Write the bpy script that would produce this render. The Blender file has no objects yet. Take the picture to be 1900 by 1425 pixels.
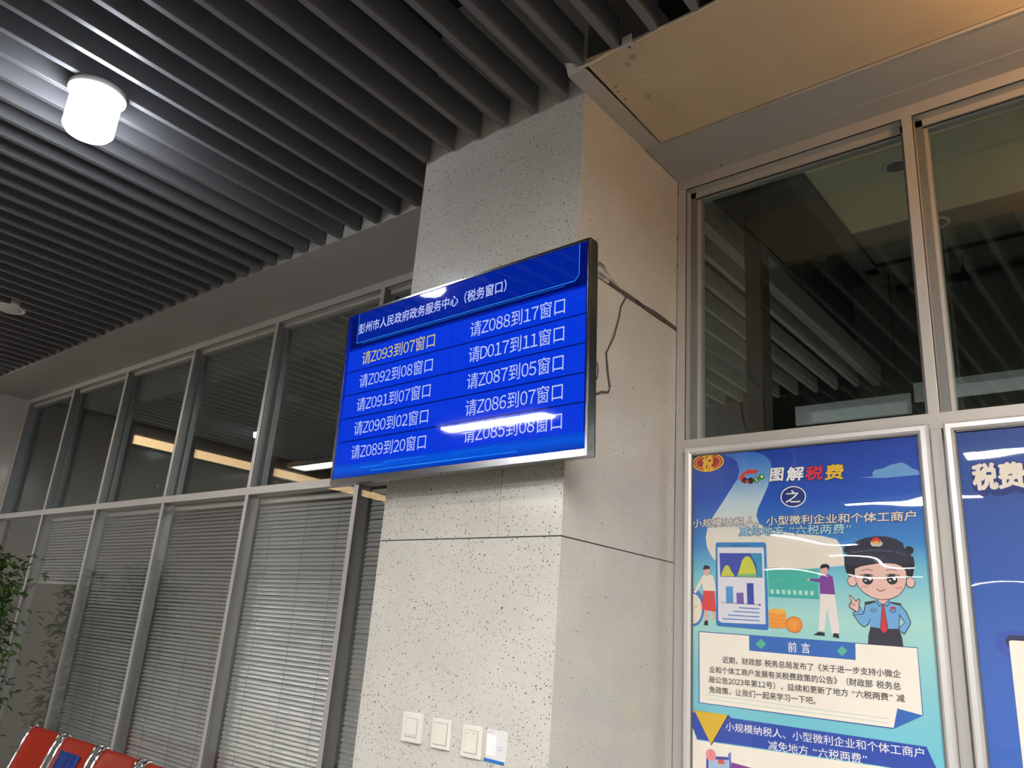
import bpy, bmesh, math, random
from mathutils import Vector, Matrix
random.seed(7)
SC = bpy.context.scene
COL = SC.collection
# ------------------------------------------------------------------ camera
CAM = Vector((1.3874, -1.86, 1.6))
YAW, PITCH, ROLL, FPX = 0.71661, 0.31076, 0.07705, 1467.7
_f = Vector((-math.sin(YAW)*math.cos(PITCH), math.cos(YAW)*math.cos(PITCH), math.sin(PITCH)))
_r = Vector((math.cos(YAW), math.sin(YAW), 0))
_u = _r.cross(_f)
CR = math.cos(ROLL)*_r + math.sin(ROLL)*_u
CU = -math.sin(ROLL)*_r + math.cos(ROLL)*_u
CF = _f
cd = bpy.data.cameras.new('camera'); cam = bpy.data.objects.new('camera', cd); COL.objects.link(cam)
cd.sensor_fit = 'HORIZONTAL'; cd.sensor_width = 36; cd.lens = FPX/1900*36; cd.clip_start = 0.02; cd.clip_end = 80
M = Matrix((CR, CU, -CF)).transposed().to_4x4(); M.translation = CAM
cam.matrix_world = M
SC.camera = cam
# ------------------------------------------------------------------ world and exposure
w = bpy.data.worlds.new('world'); SC.world = w; w.use_nodes = True
w.node_tree.nodes['Background'].inputs[0].default_value = (0.02, 0.021, 0.024, 1)
w.node_tree.nodes['Background'].inputs[1].default_value = 0.3
vs = SC.view_settings
vs.view_transform = 'Standard'; vs.look = 'None'; vs.gamma = 1; vs.use_curve_mapping = False
vs.exposure = 0.0
SC.cycles.max_bounces = 8; SC.cycles.diffuse_bounces = 4; SC.cycles.glossy_bounces = 5
SC.cycles.transparent_max_bounces = 24; SC.cycles.sample_clamp_indirect = 4.0
SC.cycles.caustics_reflective = False; SC.cycles.caustics_refractive = False
LED = 87.0          # radiance of the linear LED lights
# main dimensions (metres)
D = 0.6687         # front of the glazed wall
ZS = 3.4246        # underside of slats and soffits
ZT = 3.381         # underside of the top frame
ZR = 2.334         # top of the middle rail
ZG = 1.894         # joint in the pillar cladding
PW = 0.7905        # pillar width
XL, XR, YB = -6.9, 5.2, -17.0
TILT = -0.03       # the slats run very slightly askew


def at(u, v, axis, val):
    """the point where the line of sight through picture point (u, v) meets a plane"""
    d = CF + (u-950)/FPX*CR - (v-712.5)/FPX*CU
    return CAM + d*((val-CAM[axis])/d[axis])

# ------------------------------------------------------------------ helpers
def lin(c):
    c = c/255.0
    return c/12.92 if c <= 0.04045 else ((c+0.055)/1.055)**2.4
def rgb(r, g, b): return (lin(r), lin(g), lin(b), 1)

MATS = {}
def mat(name, col=(0.5, 0.5, 0.5, 1), rough=0.5, metal=0.0, spec=0.5, emit=None, estr=1.0, coat=0.0):
    if name in MATS: return MATS[name]
    m = bpy.data.materials.new(name); m.use_nodes = True; MATS[name] = m
    b = m.node_tree.nodes['Principled BSDF']
    b.inputs['Base Color'].default_value = col
    b.inputs['Roughness'].default_value = rough
    b.inputs['Metallic'].default_value = metal
    b.inputs['Specular IOR Level'].default_value = spec
    b.inputs['Coat Weight'].default_value = coat
    b.inputs['Coat Roughness'].default_value = 0.04
    if emit:
        b.inputs['Emission Color'].default_value = emit
        b.inputs['Emission Strength'].default_value = estr
    return m
def nd(m, t, **k):
    n = m.node_tree.nodes.new(t)
    for a, v in k.items(): setattr(n, a, v)
    return n
def lk(m, a, b): m.node_tree.links.new(a, b)
def bsdf(m): return m.node_tree.nodes['Principled BSDF']
def noise_tint(m, c1, c2, scale, rough_var=None, bump=0.0, bscale=None, stretch=(1, 1, 1)):
    tc = nd(m, 'ShaderNodeTexCoord'); mp = nd(m, 'ShaderNodeMapping'); mp.inputs['Scale'].default_value = stretch
    lk(m, tc.outputs['Object'], mp.inputs[0])
    n = nd(m, 'ShaderNodeTexNoise'); n.inputs['Scale'].default_value = scale; n.inputs['Detail'].default_value = 5
    lk(m, mp.outputs[0], n.inputs['Vector'])
    r = nd(m, 'ShaderNodeValToRGB'); r.color_ramp.elements[0].color = c1; r.color_ramp.elements[1].color = c2
    r.color_ramp.elements[0].position = 0.3; r.color_ramp.elements[1].position = 0.7
    lk(m, n.outputs['Fac'], r.inputs[0]); lk(m, r.outputs[0], bsdf(m).inputs['Base Color'])
    if bump:
        n2 = nd(m, 'ShaderNodeTexNoise'); n2.inputs['Scale'].default_value = bscale or scale*4
        lk(m, mp.outputs[0], n2.inputs['Vector'])
        b = nd(m, 'ShaderNodeBump'); b.inputs['Strength'].default_value = bump; b.inputs['Distance'].default_value = 0.01
        lk(m, n2.outputs['Fac'], b.inputs['Height']); lk(m, b.outputs[0], bsdf(m).inputs['Normal'])
    return m

def glass_mat(name, tint, r0, wavy=0.0, wscale=3.0, wstretch=(1, 1, 1), rough=0.0):
    """thin clear sheet: straight see-through plus mirror reflection growing towards grazing view"""
    m = bpy.data.materials.new(name); m.use_nodes = True; MATS[name] = m
    nt = m.node_tree; nt.nodes.clear()
    out = nd(m, 'ShaderNodeOutputMaterial'); mix = nd(m, 'ShaderNodeMixShader')
    tr = nd(m, 'ShaderNodeBsdfTransparent'); tr.inputs[0].default_value = tint
    gl = nd(m, 'ShaderNodeBsdfGlossy'); gl.inputs['Roughness'].default_value = rough; gl.inputs[0].default_value = (1, 1, 1, 1)
    lw = nd(m, 'ShaderNodeLayerWeight'); lw.inputs['Blend'].default_value = 0.5
    pw = nd(m, 'ShaderNodeMath', operation='POWER'); pw.inputs[1].default_value = 5.0
    mr = nd(m, 'ShaderNodeMapRange'); mr.inputs['To Min'].default_value = r0; mr.inputs['To Max'].default_value = 1.0
    lk(m, lw.outputs['Facing'], pw.inputs[0]); lk(m, pw.outputs[0], mr.inputs['Value'])
    lk(m, mr.outputs[0], mix.inputs[0]); lk(m, tr.outputs[0], mix.inputs[1]); lk(m, gl.outputs[0], mix.inputs[2])
    lk(m, mix.outputs[0], out.inputs[0])
    if wavy:
        tc = nd(m, 'ShaderNodeTexCoord'); mp = nd(m, 'ShaderNodeMapping'); mp.inputs['Scale'].default_value = wstretch
        lk(m, tc.outputs['Object'], mp.inputs[0])
        n = nd(m, 'ShaderNodeTexNoise'); n.inputs['Scale'].default_value = wscale; n.inputs['Detail'].default_value = 1.5
        lk(m, mp.outputs[0], n.inputs['Vector'])
        b = nd(m, 'ShaderNodeBump'); b.inputs['Strength'].default_value = wavy; b.inputs['Distance'].default_value = 0.02
        lk(m, n.outputs['Fac'], b.inputs['Height']); lk(m, b.outputs[0], gl.inputs['Normal'])
    return m

class MB:
    """collects shapes and links them as one mesh object"""
    def __init__(s): s.bm = bmesh.new(); s.mats = []
    def mi(s, m):
        if m not in s.mats: s.mats.append(m)
        return s.mats.index(m)
    def box(s, a, b, m=None, bev=0.0, rot=None):
        bm2 = bmesh.new(); bmesh.ops.create_cube(bm2, size=1)
        sx, sy, sz = (b[i]-a[i] for i in range(3)); c = [(a[i]+b[i])/2 for i in range(3)]
        for v in bm2.verts: v.co = Vector((v.co.x*sx, v.co.y*sy, v.co.z*sz))
        if bev: bmesh.ops.bevel(bm2, geom=bm2.edges[:], offset=bev, segments=2, profile=0.6, affect='EDGES')
        T = Matrix.Translation(c) @ (rot if rot else Matrix.Identity(4))
        bm2.transform(T); s.add(bm2, m)
        return s
    def add(s, bm2, m=None, smooth=False):
        me = bpy.data.meshes.new('tmp'); bm2.to_mesh(me); bm2.free()
        n0 = len(s.bm.faces); s.bm.from_mesh(me); bpy.data.meshes.remove(me)
        s.bm.faces.ensure_lookup_table()
        i = s.mi(m) if m else 0
        for f in s.bm.faces[n0:]:
            f.material_index = i
            if smooth: f.smooth = True
        return s
    def poly(s, pts, m=None):
        vs_ = [s.bm.verts.new(p) for p in pts]
        f = s.bm.faces.new(vs_); f.material_index = s.mi(m) if m else 0
        return s
    def prism(s, prof, axis, a, b, m=None, bev=0):
        """closed 2-D profile swept along one axis"""
        bm2 = bmesh.new()
        def P(p, t):
            q = list(p); q.insert(axis, t); return q
        v0 = [bm2.verts.new(P(p, a)) for p in prof]; v1 = [bm2.verts.new(P(p, b)) for p in prof]
        n = len(prof)
        for i in range(n): bm2.faces.new((v0[i], v0[(i+1) % n], v1[(i+1) % n], v1[i]))
        bm2.faces.new(v0[::-1]); bm2.faces.new(v1)
        bmesh.ops.recalc_face_normals(bm2, faces=bm2.faces[:])
        return s.add(bm2, m)
    def tube(s, pts, r, m=None, seg=8, closed=False):
        bm2 = bmesh.new(); pts = [Vector(p) for p in pts]; n = len(pts); rings = []
        up = Vector((0.13, 0.21, 0.97))
        for i, p in enumerate(pts):
            a = pts[i-1] if i else (pts[-1] if closed else p); b = pts[(i+1) % n] if (i < n-1 or closed) else p
            t = (b-a).normalized(); x = t.cross(up)
            if x.length < 0.05: x = t.cross(Vector((1, 0, 0)))
            x.normalize(); y = x.cross(t).normalized()
            rr = r[i] if isinstance(r, (list, tuple)) else r
            rings.append([bm2.verts.new(p+rr*(math.cos(k*2*math.pi/seg)*x+math.sin(k*2*math.pi/seg)*y)) for k in range(seg)])
        for i in range(n if closed else n-1):
            A, B = rings[i], rings[(i+1) % n]
            for k in range(seg): bm2.faces.new((A[k], A[(k+1) % seg], B[(k+1) % seg], B[k]))
        if not closed: bm2.faces.new(rings[0][::-1]); bm2.faces.new(rings[-1])
        bmesh.ops.recalc_face_normals(bm2, faces=bm2.faces[:])
        return s.add(bm2, m, True)
    def lathe(s, prof, c, m=None, seg=32, smooth=True):
        """profile of (radius, height) turned about the vertical through c"""
        bm2 = bmesh.new(); rings = []
        for r, z in prof:
            rings.append([bm2.verts.new((c[0]+r*math.cos(k*2*math.pi/seg), c[1]+r*math.sin(k*2*math.pi/seg), c[2]+z)) for k in range(seg)])
        for A, B in zip(rings, rings[1:]):
            for k in range(seg): bm2.faces.new((A[k], A[(k+1) % seg], B[(k+1) % seg], B[k]))
        if prof[0][0] > 0: bm2.faces.new(rings[0][::-1])
        if prof[-1][0] > 0: bm2.faces.new(rings[-1])
        bmesh.ops.remove_doubles(bm2, verts=bm2.verts[:], dist=1e-6)
        bmesh.ops.recalc_face_normals(bm2, faces=bm2.faces[:])
        return s.add(bm2, m, smooth)
    def build(s, name, m=None, parent=None):
        me = bpy.data.meshes.new(name); s.bm.to_mesh(me); s.bm.free()
        for x in (s.mats or [m]):
            if x: me.materials.append(x)
        if not s.mats and m is None: pass
        o = bpy.data.objects.new(name, me); COL.objects.link(o)
        if parent: o.parent = parent
        return o
def tag(o, label=None, cat=None, group=None, kind=None):
    if label: o['label'] = label
    if cat: o['category'] = cat
    if group: o['group'] = group
    if kind: o['kind'] = kind
    return o
def empty(name, loc=(0, 0, 0), label=None, cat=None, group=None, kind=None):
    o = bpy.data.objects.new(name, None); COL.objects.link(o); o.location = loc; o.empty_display_size = 0.1
    return tag(o, label, cat, group, kind)
def struct(o, label, cat): return tag(o, label, cat, kind='structure')
def dup(root, loc, label=None, rot=None):
    r = root.copy(); COL.objects.link(r); r.location = loc
    if rot: r.rotation_euler = rot
    if label: r['label'] = label
    for ch in root.children:
        c = ch.copy(); COL.objects.link(c); c.parent = r
        for g in ch.children:
            d = g.copy(); COL.objects.link(d); d.parent = c
    return r

# lettering: glyph outlines turned into mesh, laid in the vertical plane y = Y facing -Y
GLYPH = {}
def glyph(ch):
    """outline triangles of one character, in em units"""
    if ch in GLYPH: return GLYPH[ch]
    cu = bpy.data.curves.new('glyphs', 'FONT'); cu.body = chr(ord(ch)+0xFEE0) if '0' <= ch <= '9' or 'A' <= ch <= 'Z' else ch; cu.resolution_u = 2
    t = bpy.data.objects.new('glyphs', cu); COL.objects.link(t)
    bpy.context.view_layer.update()
    me = bpy.data.meshes.new_from_object(t.evaluated_get(bpy.context.evaluated_depsgraph_get()))
    bpy.data.objects.remove(t); bpy.data.curves.remove(cu)
    V = [(v.co.x, v.co.y) for v in me.vertices]; F = [tuple(p.vertices) for p in me.polygons]
    bpy.data.meshes.remove(me); GLYPH[ch] = (V, F); return GLYPH[ch]
def letters(body, x0, x1, z0, z1, Y, name, m, parent, bold=0.0, shear=0.0, drop=0.0):
    pen = 0.0; runs = []
    for ch in body:
        if ch == ' ': pen += 0.4; continue
        V, F = glyph(ch)
        narrow = ch < '~'
        adv = 0.58 if narrow else 1.0
        off = pen - (0.21 if narrow else 0.0)
        if ch == '\u201c': off, adv = pen+0.38, 0.85
        if ch == '\u201d': off, adv = pen+0.05, 0.85
        runs.append((off, V, F)); pen += adv
    xs = [o+v[0]+shear*v[1] for o, V, F in runs for v in V]; ys = [v[1] for o, V, F in runs for v in V]
    ax, bx, ay, by = min(xs), max(xs), min(ys), max(ys)
    r = bold*(z1-z0)
    shifts = [(0, 0)]+([(r*math.cos(a*math.pi/4), r*math.sin(a*math.pi/4)) for a in range(8)] if r > 0 else [])
    VV, FF = [], []
    for si, (dx, dz) in enumerate(shifts):
        for o, V, F in runs:
            n0 = len(VV)
            for vx, vy in V:
                k = (o+vx+shear*vy-ax)/(bx-ax)
                VV.append((x0+(x1-x0)*k+dx, Y+0.000004*si, z0+(z1-z0)*(vy-ay)/(by-ay)+drop*k+dz))
            FF += [tuple(n0+i for i in f) for f in F]
    me = bpy.data.meshes.new(name); me.from_pydata(VV, [], FF); me.materials.append(m)
    o = bpy.data.objects.new(name, me); COL.objects.link(o)
    if parent: o.parent = parent
    return o

# ------------------------------------------------------------------ materials
STONE = mat('speckled_stone', rough=0.16, spec=0.5)
def make_stone(m):
    tc = nd(m, 'ShaderNodeTexCoord')
    base = nd(m, 'ShaderNodeTexNoise'); base.inputs['Scale'].default_value = 5; base.inputs['Detail'].default_value = 4
    lk(m, tc.outputs['Object'], base.inputs['Vector'])
    r = nd(m, 'ShaderNodeValToRGB')
    r.color_ramp.elements[0].position = 0.3; r.color_ramp.elements[0].color = (0.565, 0.54, 0.490, 1)
    r.color_ramp.elements[1].position = 0.7; r.color_ramp.elements[1].color = (0.625, 0.598, 0.552, 1)
    lk(m, base.outputs['Fac'], r.inputs[0]); cur = r.outputs[0]
    dn = nd(m, 'ShaderNodeTexNoise'); dn.inputs['Scale'].default_value = 160; dn.inputs['Detail'].default_value = 2
    lk(m, tc.outputs['Object'], dn.inputs['Vector'])
    for scale, col, thr, keep in ((95, (0.32, 0.315, 0.305, 1), 0.24, 0.55), (140, (0.40, 0.39, 0.375, 1), 0.28, 0.50), (98, (0.12, 0.117, 0.11, 1), 0.24, 0.58), (56, (0.025, 0.025, 0.024, 1), 0.18, 0.62), (80, (0.035, 0.034, 0.032, 1), 0.20, 0.62)):
        mx0 = nd(m, 'ShaderNodeMixRGB', blend_type='ADD'); mx0.inputs[0].default_value = 0.006
        lk(m, tc.outputs['Object'], mx0.inputs[1]); lk(m, dn.outputs['Color'], mx0.inputs[2])
        v = nd(m, 'ShaderNodeTexVoronoi'); v.inputs['Scale'].default_value = scale
        lk(m, mx0.outputs[0], v.inputs['Vector'])
        sep = nd(m, 'ShaderNodeSeparateColor'); lk(m, v.outputs['Color'], sep.inputs[0])
        # only some cells hold a chip, and chips differ in size
        gt = nd(m, 'ShaderNodeMath', operation='GREATER_THAN'); gt.inputs[1].default_value = keep
        lk(m, sep.outputs[0], gt.inputs[0])
        sz = nd(m, 'ShaderNodeMapRange'); sz.inputs['To Min'].default_value = thr*0.55; sz.inputs['To Max'].default_value = thr*1.25
        lk(m, sep.outputs[1], sz.inputs['Value'])
        lt = nd(m, 'ShaderNodeMath', operation='LESS_THAN'); lk(m, v.outputs['Distance'], lt.inputs[0]); lk(m, sz.outputs[0], lt.inputs[1])
        mu = nd(m, 'ShaderNodeMath', operation='MULTIPLY'); lk(m, gt.outputs[0], mu.inputs[0]); lk(m, lt.outputs[0], mu.inputs[1])
        mx = nd(m, 'ShaderNodeMixRGB'); lk(m, mu.outputs[0], mx.inputs[0]); lk(m, cur, mx.inputs[1]); mx.inputs[2].default_value = col
        cur = mx.outputs[0]
    lk(m, cur, bsdf(m).inputs['Base Color'])
make_stone(STONE)
GROUT = mat('dark_grout', (0.10, 0.095, 0.085, 1), 0.9)
SLAT = mat('grey_slat_metal', (0.14, 0.14, 0.148, 1), 0.42, 0.0, 0.5)
SLAB = noise_tint(mat('dark_plenum', rough=0.95), (0.012, 0.012, 0.012, 1), (0.02, 0.02, 0.02, 1), 2)
SOFFIT = noise_tint(mat('pale_soffit_panel', rough=0.45), (0.40, 0.385, 0.37, 1), (0.43, 0.415, 0.40, 1), 1.5)
CREAM = noise_tint(mat('cream_board', rough=0.6), (0.57, 0.445, 0.295, 1), (0.62, 0.485, 0.325, 1), 6)
ALU = mat('grey_aluminium', (0.50, 0.475, 0.45, 1), 0.42, 0.25)
ALUD = mat('dark_recess_aluminium', (0.20, 0.205, 0.21, 1), 0.45, 0.2)
GASKET = mat('black_gasket', (0.01, 0.01, 0.01, 1), 0.6)
WALLM = noise_tint(mat('beige_wall_tile', rough=0.12), (0.44, 0.395, 0.35, 1), (0.48, 0.43, 0.385, 1), 3)
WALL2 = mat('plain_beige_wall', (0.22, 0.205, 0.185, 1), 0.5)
FLOORM = noise_tint(mat('floor_tile', rough=0.18), (0.10, 0.095, 0.09, 1), (0.14, 0.135, 0.125, 1), 2)
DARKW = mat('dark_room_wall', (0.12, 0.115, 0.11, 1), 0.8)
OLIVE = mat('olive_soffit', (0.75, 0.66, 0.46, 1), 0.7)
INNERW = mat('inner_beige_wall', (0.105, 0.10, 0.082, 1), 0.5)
WHITE = mat('white_plastic', (0.78, 0.76, 0.72, 1), 0.3)
IVORY = noise_tint(mat('ivory_plastic', rough=0.32), (0.74, 0.70, 0.63, 1), (0.77, 0.73, 0.66, 1), 20)
CHROME = mat('chrome', (0.75, 0.75, 0.77, 1), 0.08, 1.0)
SNAP = mat('brushed_silver_frame', (0.82, 0.80, 0.80, 1), 0.32, 0.55)
SNAPD = mat('frame_dark_lip', (0.16, 0.15, 0.14, 1), 0.5, 0.3)  # darker metal of the thin lip inside each poster frame
BLIND = noise_tint(mat('blind_slat', rough=0.36, metal=0.4), (0.46, 0.465, 0.455, 1), (0.52, 0.52, 0.51, 1), 8)
CORD = mat('blind_cord', (0.16, 0.16, 0.16, 1), 0.8)
BLACK = mat('black_plastic', (0.012, 0.012, 0.013, 1), 0.35)
DGREY = mat('dark_grey_metal', (0.065, 0.063, 0.062, 1), 0.4, 0.3)
LEDM = mat('lit_led_diffuser', (0.9, 0.9, 0.9, 1), 0.5, emit=(1.0, 0.985, 0.945, 1), estr=LED)
LAMPM = mat('lit_downlight_diffuser', (0.9, 0.9, 0.9, 1), 0.5, emit=(0.86, 0.92, 1.0, 1), estr=150)
WARMM = mat('lit_warm_led', (0.9, 0.8, 0.7, 1), 0.5, emit=(1.0, 0.66, 0.33, 1), estr=5.0)
OFFM = mat('unlit_diffuser', (0.75, 0.75, 0.74, 1), 0.4)
PANE = glass_mat('window_glass', (0.80, 0.84, 0.82, 1), 0.05)
PANE2 = glass_mat('lower_window_glass', (0.955, 0.965, 0.96, 1), 0.045, wavy=0.06, wscale=1.3, wstretch=(1, 1, 2))

# ------------------------------------------------------------------ the big surfaces
struct(MB().box((XL-0.2, YB-0.2, -0.1), (XR+0.2, 6.2, 0)).build('floor', FLOORM), 'pale polished floor tiles of the hall', 'floor')
struct(MB().box((XL-0.2, YB-0.2, 4.2), (XR+0.2, 6.2, 4.3)).build('ceiling', SLAB), 'dark ceiling void above the slats', 'ceiling')
struct(MB().box((XL-0.15, YB, 0), (XL, D+0.02, 4.2)).build('wall_left', WALLM), 'glossy beige wall at the far left end of the hall', 'wall')
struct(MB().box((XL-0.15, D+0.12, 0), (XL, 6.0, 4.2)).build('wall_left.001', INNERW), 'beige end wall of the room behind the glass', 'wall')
struct(MB().box((XR, YB, 0), (XR+0.15, 6.0, 4.2)).build('wall_right', WALL2), 'beige wall at the right end of the hall', 'wall')
struct(MB().box((XL, YB-0.15, 0), (XR, YB, 4.2)).build('wall_back', WALL2), 'beige wall across the far side of the hall', 'wall')
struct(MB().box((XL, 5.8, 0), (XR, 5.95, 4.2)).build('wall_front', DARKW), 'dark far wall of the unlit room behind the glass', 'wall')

# soffit panels left of the pillar, with open joints
xs = [-6.9, -5.51, -4.32, -3.132, -1.946, -PW]
for i in range(5):
    b = MB().box((xs[i]+(0.0 if i == 0 else 0.0015), 0.2207, ZS), (xs[i+1]-0.0015, D+0.03, ZS+0.02))
    b.box((xs[i]+0.0015, 0.2207, ZS+0.02), (xs[i+1]-0.0015, 0.228, ZS+0.16))
    struct(b.build('ceiling_panel', SOFFIT), 'flat pale soffit panel between the slats and the glazed wall', 'ceiling panel')
# right of the pillar: cream board, grey edge trim beside the pillar, two flat strips along the glass
b = MB()
n = 24
for i in range(n):
    x0, x1 = 0.075+i*0.14, 0.075+(i+1)*0.14
    def sag(x): return 0.012*math.exp(-((x-0.075)/0.10)**2)
    pr = [(-0.112, ZS-sag(x0)), (0.398, ZS+0.002)]
    y0a, y1a = -0.112, 0.398
    bm2 = bmesh.new()
    P = [[(x, y, z) for y, z in ((y0a, ZS+0.006+sag(x)), (y1a, ZS+0.004), (y1a, ZS+0.016), (y0a, ZS+0.018+sag(x)))] for x in (x0, x1)]
    A = [bm2.verts.new(p) for p in P[0]]; B = [bm2.verts.new(p) for p in P[1]]
    for k in range(4): bm2.faces.new((A[k], A[(k+1) % 4], B[(k+1) % 4], B[k]))
    if i == 0: bm2.faces.new(A)
    if i == n-1: bm2.faces.new(B)
    bmesh.ops.recalc_face_normals(bm2, faces=bm2.faces[:])
    b.add(bm2)
lip = [(0.055+i*0.05, -0.114+0.004*math.sin(i*1.7)*math.exp(-i/14), ZS+0.004+0.004*math.sin(i*2.3+1)*math.exp(-i/10)) for i in range(66)]
b.tube(lip, 0.007, seg=6)
cb = b.build('ceiling_panel', CREAM)
b = MB()
for u, v, rr in ((1174, 108, 0.011), (1165, 122, 0.007), (1142, 162, 0.008), (1147, 171, 0.006), (1160, 185, 0.007), (1203, 180, 0.008), (1196, 136, 0.004)):
    q = at(u, v, 2, ZS)
    b.poly([(q.x+rr*(1+0.15*math.sin(1.05*k+u))*math.cos(k*math.pi/6), q.y+rr*(1+0.15*math.sin(1.57*k+v))*math.sin(k*math.pi/6), ZS+0.0025) for k in range(12)])
b.build('stain', mat('brown_stain', (0.36, 0.27, 0.18, 1), 0.7), cb)
struct(cb, 'cream soffit board right of the pillar, stained at its corner', 'ceiling panel')
b = MB().box((0.0, -0.10, ZS+0.004), (0.068, 0.41, ZS+0.012)).box((0.0, -0.10, ZS+0.012), (0.006, 0.41, ZS+0.06))
b.poly([(0.0, -0.10, ZS+0.004), (0.068, -0.10, ZS+0.004), (0.055, -0.118, ZS+0.022), (0.012, -0.135, ZS+0.03)])
struct(b.build('trim_1', ALU), 'grey angle trim between the pillar top and the cream board', 'trim')
b = MB().box((0.004, 0.404, ZS), (3.4, 0.58, ZS+0.02)).box((0.004, 0.58, ZS-0.0015), (3.4, D+0.03, ZS+0.02)).box((0.004, 0.404, ZS-0.004), (3.4, 0.412, ZS))
for u, v in ((1337, 307), (1316, 315)):
    q = at(u, v, 2, ZS-0.003)
    b.lathe([(0, 0), (0.004 if u > 1330 else 0.002, 0), (0.004 if u > 1330 else 0.002, 0.001)], (q.x, q.y, q.z-0.0005), GASKET, 10)
o = b.build('trim_2')
o.data.materials.clear(); o.data.materials.append(SOFFIT); o.data.materials.append(GASKET)
for p in o.data.polygons: p.material_index = 1 if (p.area < 2e-4 and abs(p.center.x-0.3) < 0.3) else 0
struct(o, 'pale flat strip under the ceiling above the glazed wall right of the pillar', 'trim')
# loose wire and clip at the cream board
q = at(1165, 78, 2, ZS)
root = empty('metal_clip', (q.x, q.y, ZS), 'small metal clip screwed over the front edge of the cream board', 'clip')
MB().box((-0.018, -0.004, -0.012), (0.018, 0.022, -0.006), bev=0.001).box((-0.018, -0.008, -0.012), (0.018, -0.004, 0.02), bev=0.001).build('plate', ALU, root)
MB().lathe([(0, -0.0145), (0.004, -0.014), (0.004, -0.011)], (0.0, 0.010, 0), seg=12).build('screw', BLACK, root)
o = MB().tube([(0.05, -0.16, ZS+0.10), (0.045, -0.152, ZS+0.06), (0.038, -0.146, ZS+0.02), (0.036, -0.140, ZS+0.006), (0.05, -0.125, ZS+0.004)], 0.0015, seg=6).build('loose_wire', CHROME)
tag(o, 'thin bent wire dangling by the pillar top beside the cream board', 'wire')

# ------------------------------------------------------------------ ceiling slats: each a U-shaped metal channel
def slat_mesh(length):
    w, h, t = 0.013, 0.115, 0.0015
    prof = [(-w, h), (-w, 0.0015), (-w+0.0015, 0), (w-0.0015, 0), (w, 0.0015), (w, h), (w-t, h), (w-t, t), (-w+t, t), (-w+t, h)]
    me = MB().prism(prof, 1, -length, 0)
    o = me.build('ceiling_slat', SLAT); return o
ang = math.atan(TILT)
proto = None
def slat(k, yend, label, group):
    global proto
    if proto is None:
        proto = slat_mesh(16.6); o = proto
    else:
        o = proto.copy(); COL.objects.link(o)
    o.location = (0.0628-0.14*k+TILT*yend, yend, ZS+0.001)
    o.rotation_euler = (0, 0, -ang)
    return tag(o, label, 'ceiling slat', group)
ordn = ['first', 'second', 'third', 'fourth', 'fifth', 'sixth', 'seventh', 'eighth', 'ninth', 'tenth', 'eleventh', 'twelfth', 'thirteenth', 'fourteenth', 'fifteenth', 'sixteenth', 'seventeenth', 'eighteenth', 'nineteenth', 'twentieth']
for k in range(1, 7):
    slat(k, -0.013, 'grey ceiling slat meeting the pillar front, %s from its right corner' % ordn[k-1], 'slats ending at the pillar')
for k in range(7, 48):
    x = 0.0628-0.14*k
    j = k-7
    if j < 20: lab = 'grey ceiling slat ending at the pale soffit, %s left of the pillar' % ordn[j]
    else: lab = 'thin grey ceiling slat far to the left, ending at the pale soffit'
    slat(k, 0.212, lab, 'slats ending at the pale soffit')
for k in range(-16, 1):
    lab = 'grey ceiling slat ending at the cream board, %s right of the pillar corner' % ordn[-k]
    slat(k, -0.125, lab, 'slats ending at the cream board')

# ------------------------------------------------------------------ pillar
pil = empty('pillar', (-PW/2, D/2, 0), 'square pillar clad in polished white speckled stone', 'pillar', kind='structure')
def pp(a, b, name='stone_panel', m=STONE, lab=None, bev=0.0012):
    o = MB().box(a, b, bev=bev).build(name, m)
    o.parent = pil; o.matrix_parent_inverse = Matrix.Translation((PW/2, -D/2, 0))
    if lab: o['label'] = lab
    return o
ZJ, XJ = 2.773, -0.246
pp((-PW+0.004, 0.004, 0.0), (-0.004, D-0.002, 4.19), 'core', GROUT)
pp((-PW, 0, 0), (0, 0.02, ZG-0.0018))
pp((-PW, 0, ZG+0.0018), (XJ-0.0008, 0.02, ZJ-0.0015))
pp((XJ+0.0008, 0, ZG+0.0018), (0, 0.02, ZJ-0.0015))
pp((-PW, 0, ZJ+0.0015), (0, 0.02, 4.18))
for z0, z1 in ((0, ZG-0.0018), (ZG+0.0018, ZJ-0.003), (ZJ+0.003, 4.18)):
    pp((-0.02, 0.0205, z0), (0, D-0.001, z1))
    pp((-PW, 0.0205, z0), (-PW+0.02, D-0.001, z1))
# dirty sealant smear along the upper joint of the right face
SMEAR = mat('dirty_sealant', (0.075, 0.068, 0.06, 1), 0.8)
def soft_smear(m, lo, hi):
    tc = nd(m, 'ShaderNodeTexCoord'); n = nd(m, 'ShaderNodeTexNoise'); n.inputs['Scale'].default_value = 26; n.inputs['Detail'].default_value = 5
    mp = nd(m, 'ShaderNodeMapping'); mp.inputs['Scale'].default_value = (1, 0.35, 1.3)
    lk(m, tc.outputs['Object'], mp.inputs[0]); lk(m, mp.outputs[0], n.inputs['Vector'])
    r = nd(m, 'ShaderNodeValToRGB'); r.color_ramp.elements[0].position = lo; r.color_ramp.elements[1].position = hi
    lk(m, n.outputs['Fac'], r.inputs[0]); lk(m, r.outputs[0], bsdf(m).inputs['Alpha'])
soft_smear(SMEAR, 0.15, 0.5)
SMEAR2 = mat('dust_smudge', (0.12, 0.11, 0.10, 1), 0.8); soft_smear(SMEAR2, 0.42, 0.75)
top = [(0.196, 2.790), (0.25, 2.786), (0.32, 2.789), (0.42, 2.786), (0.52, 2.792), (0.60, 2.788), (0.667, 2.785)]
bot = [(0.667, 2.766), (0.60, 2.768), (0.50, 2.766), (0.40, 2.769), (0.30, 2.767), (0.24, 2.772), (0.196, 2.774)]
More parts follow.
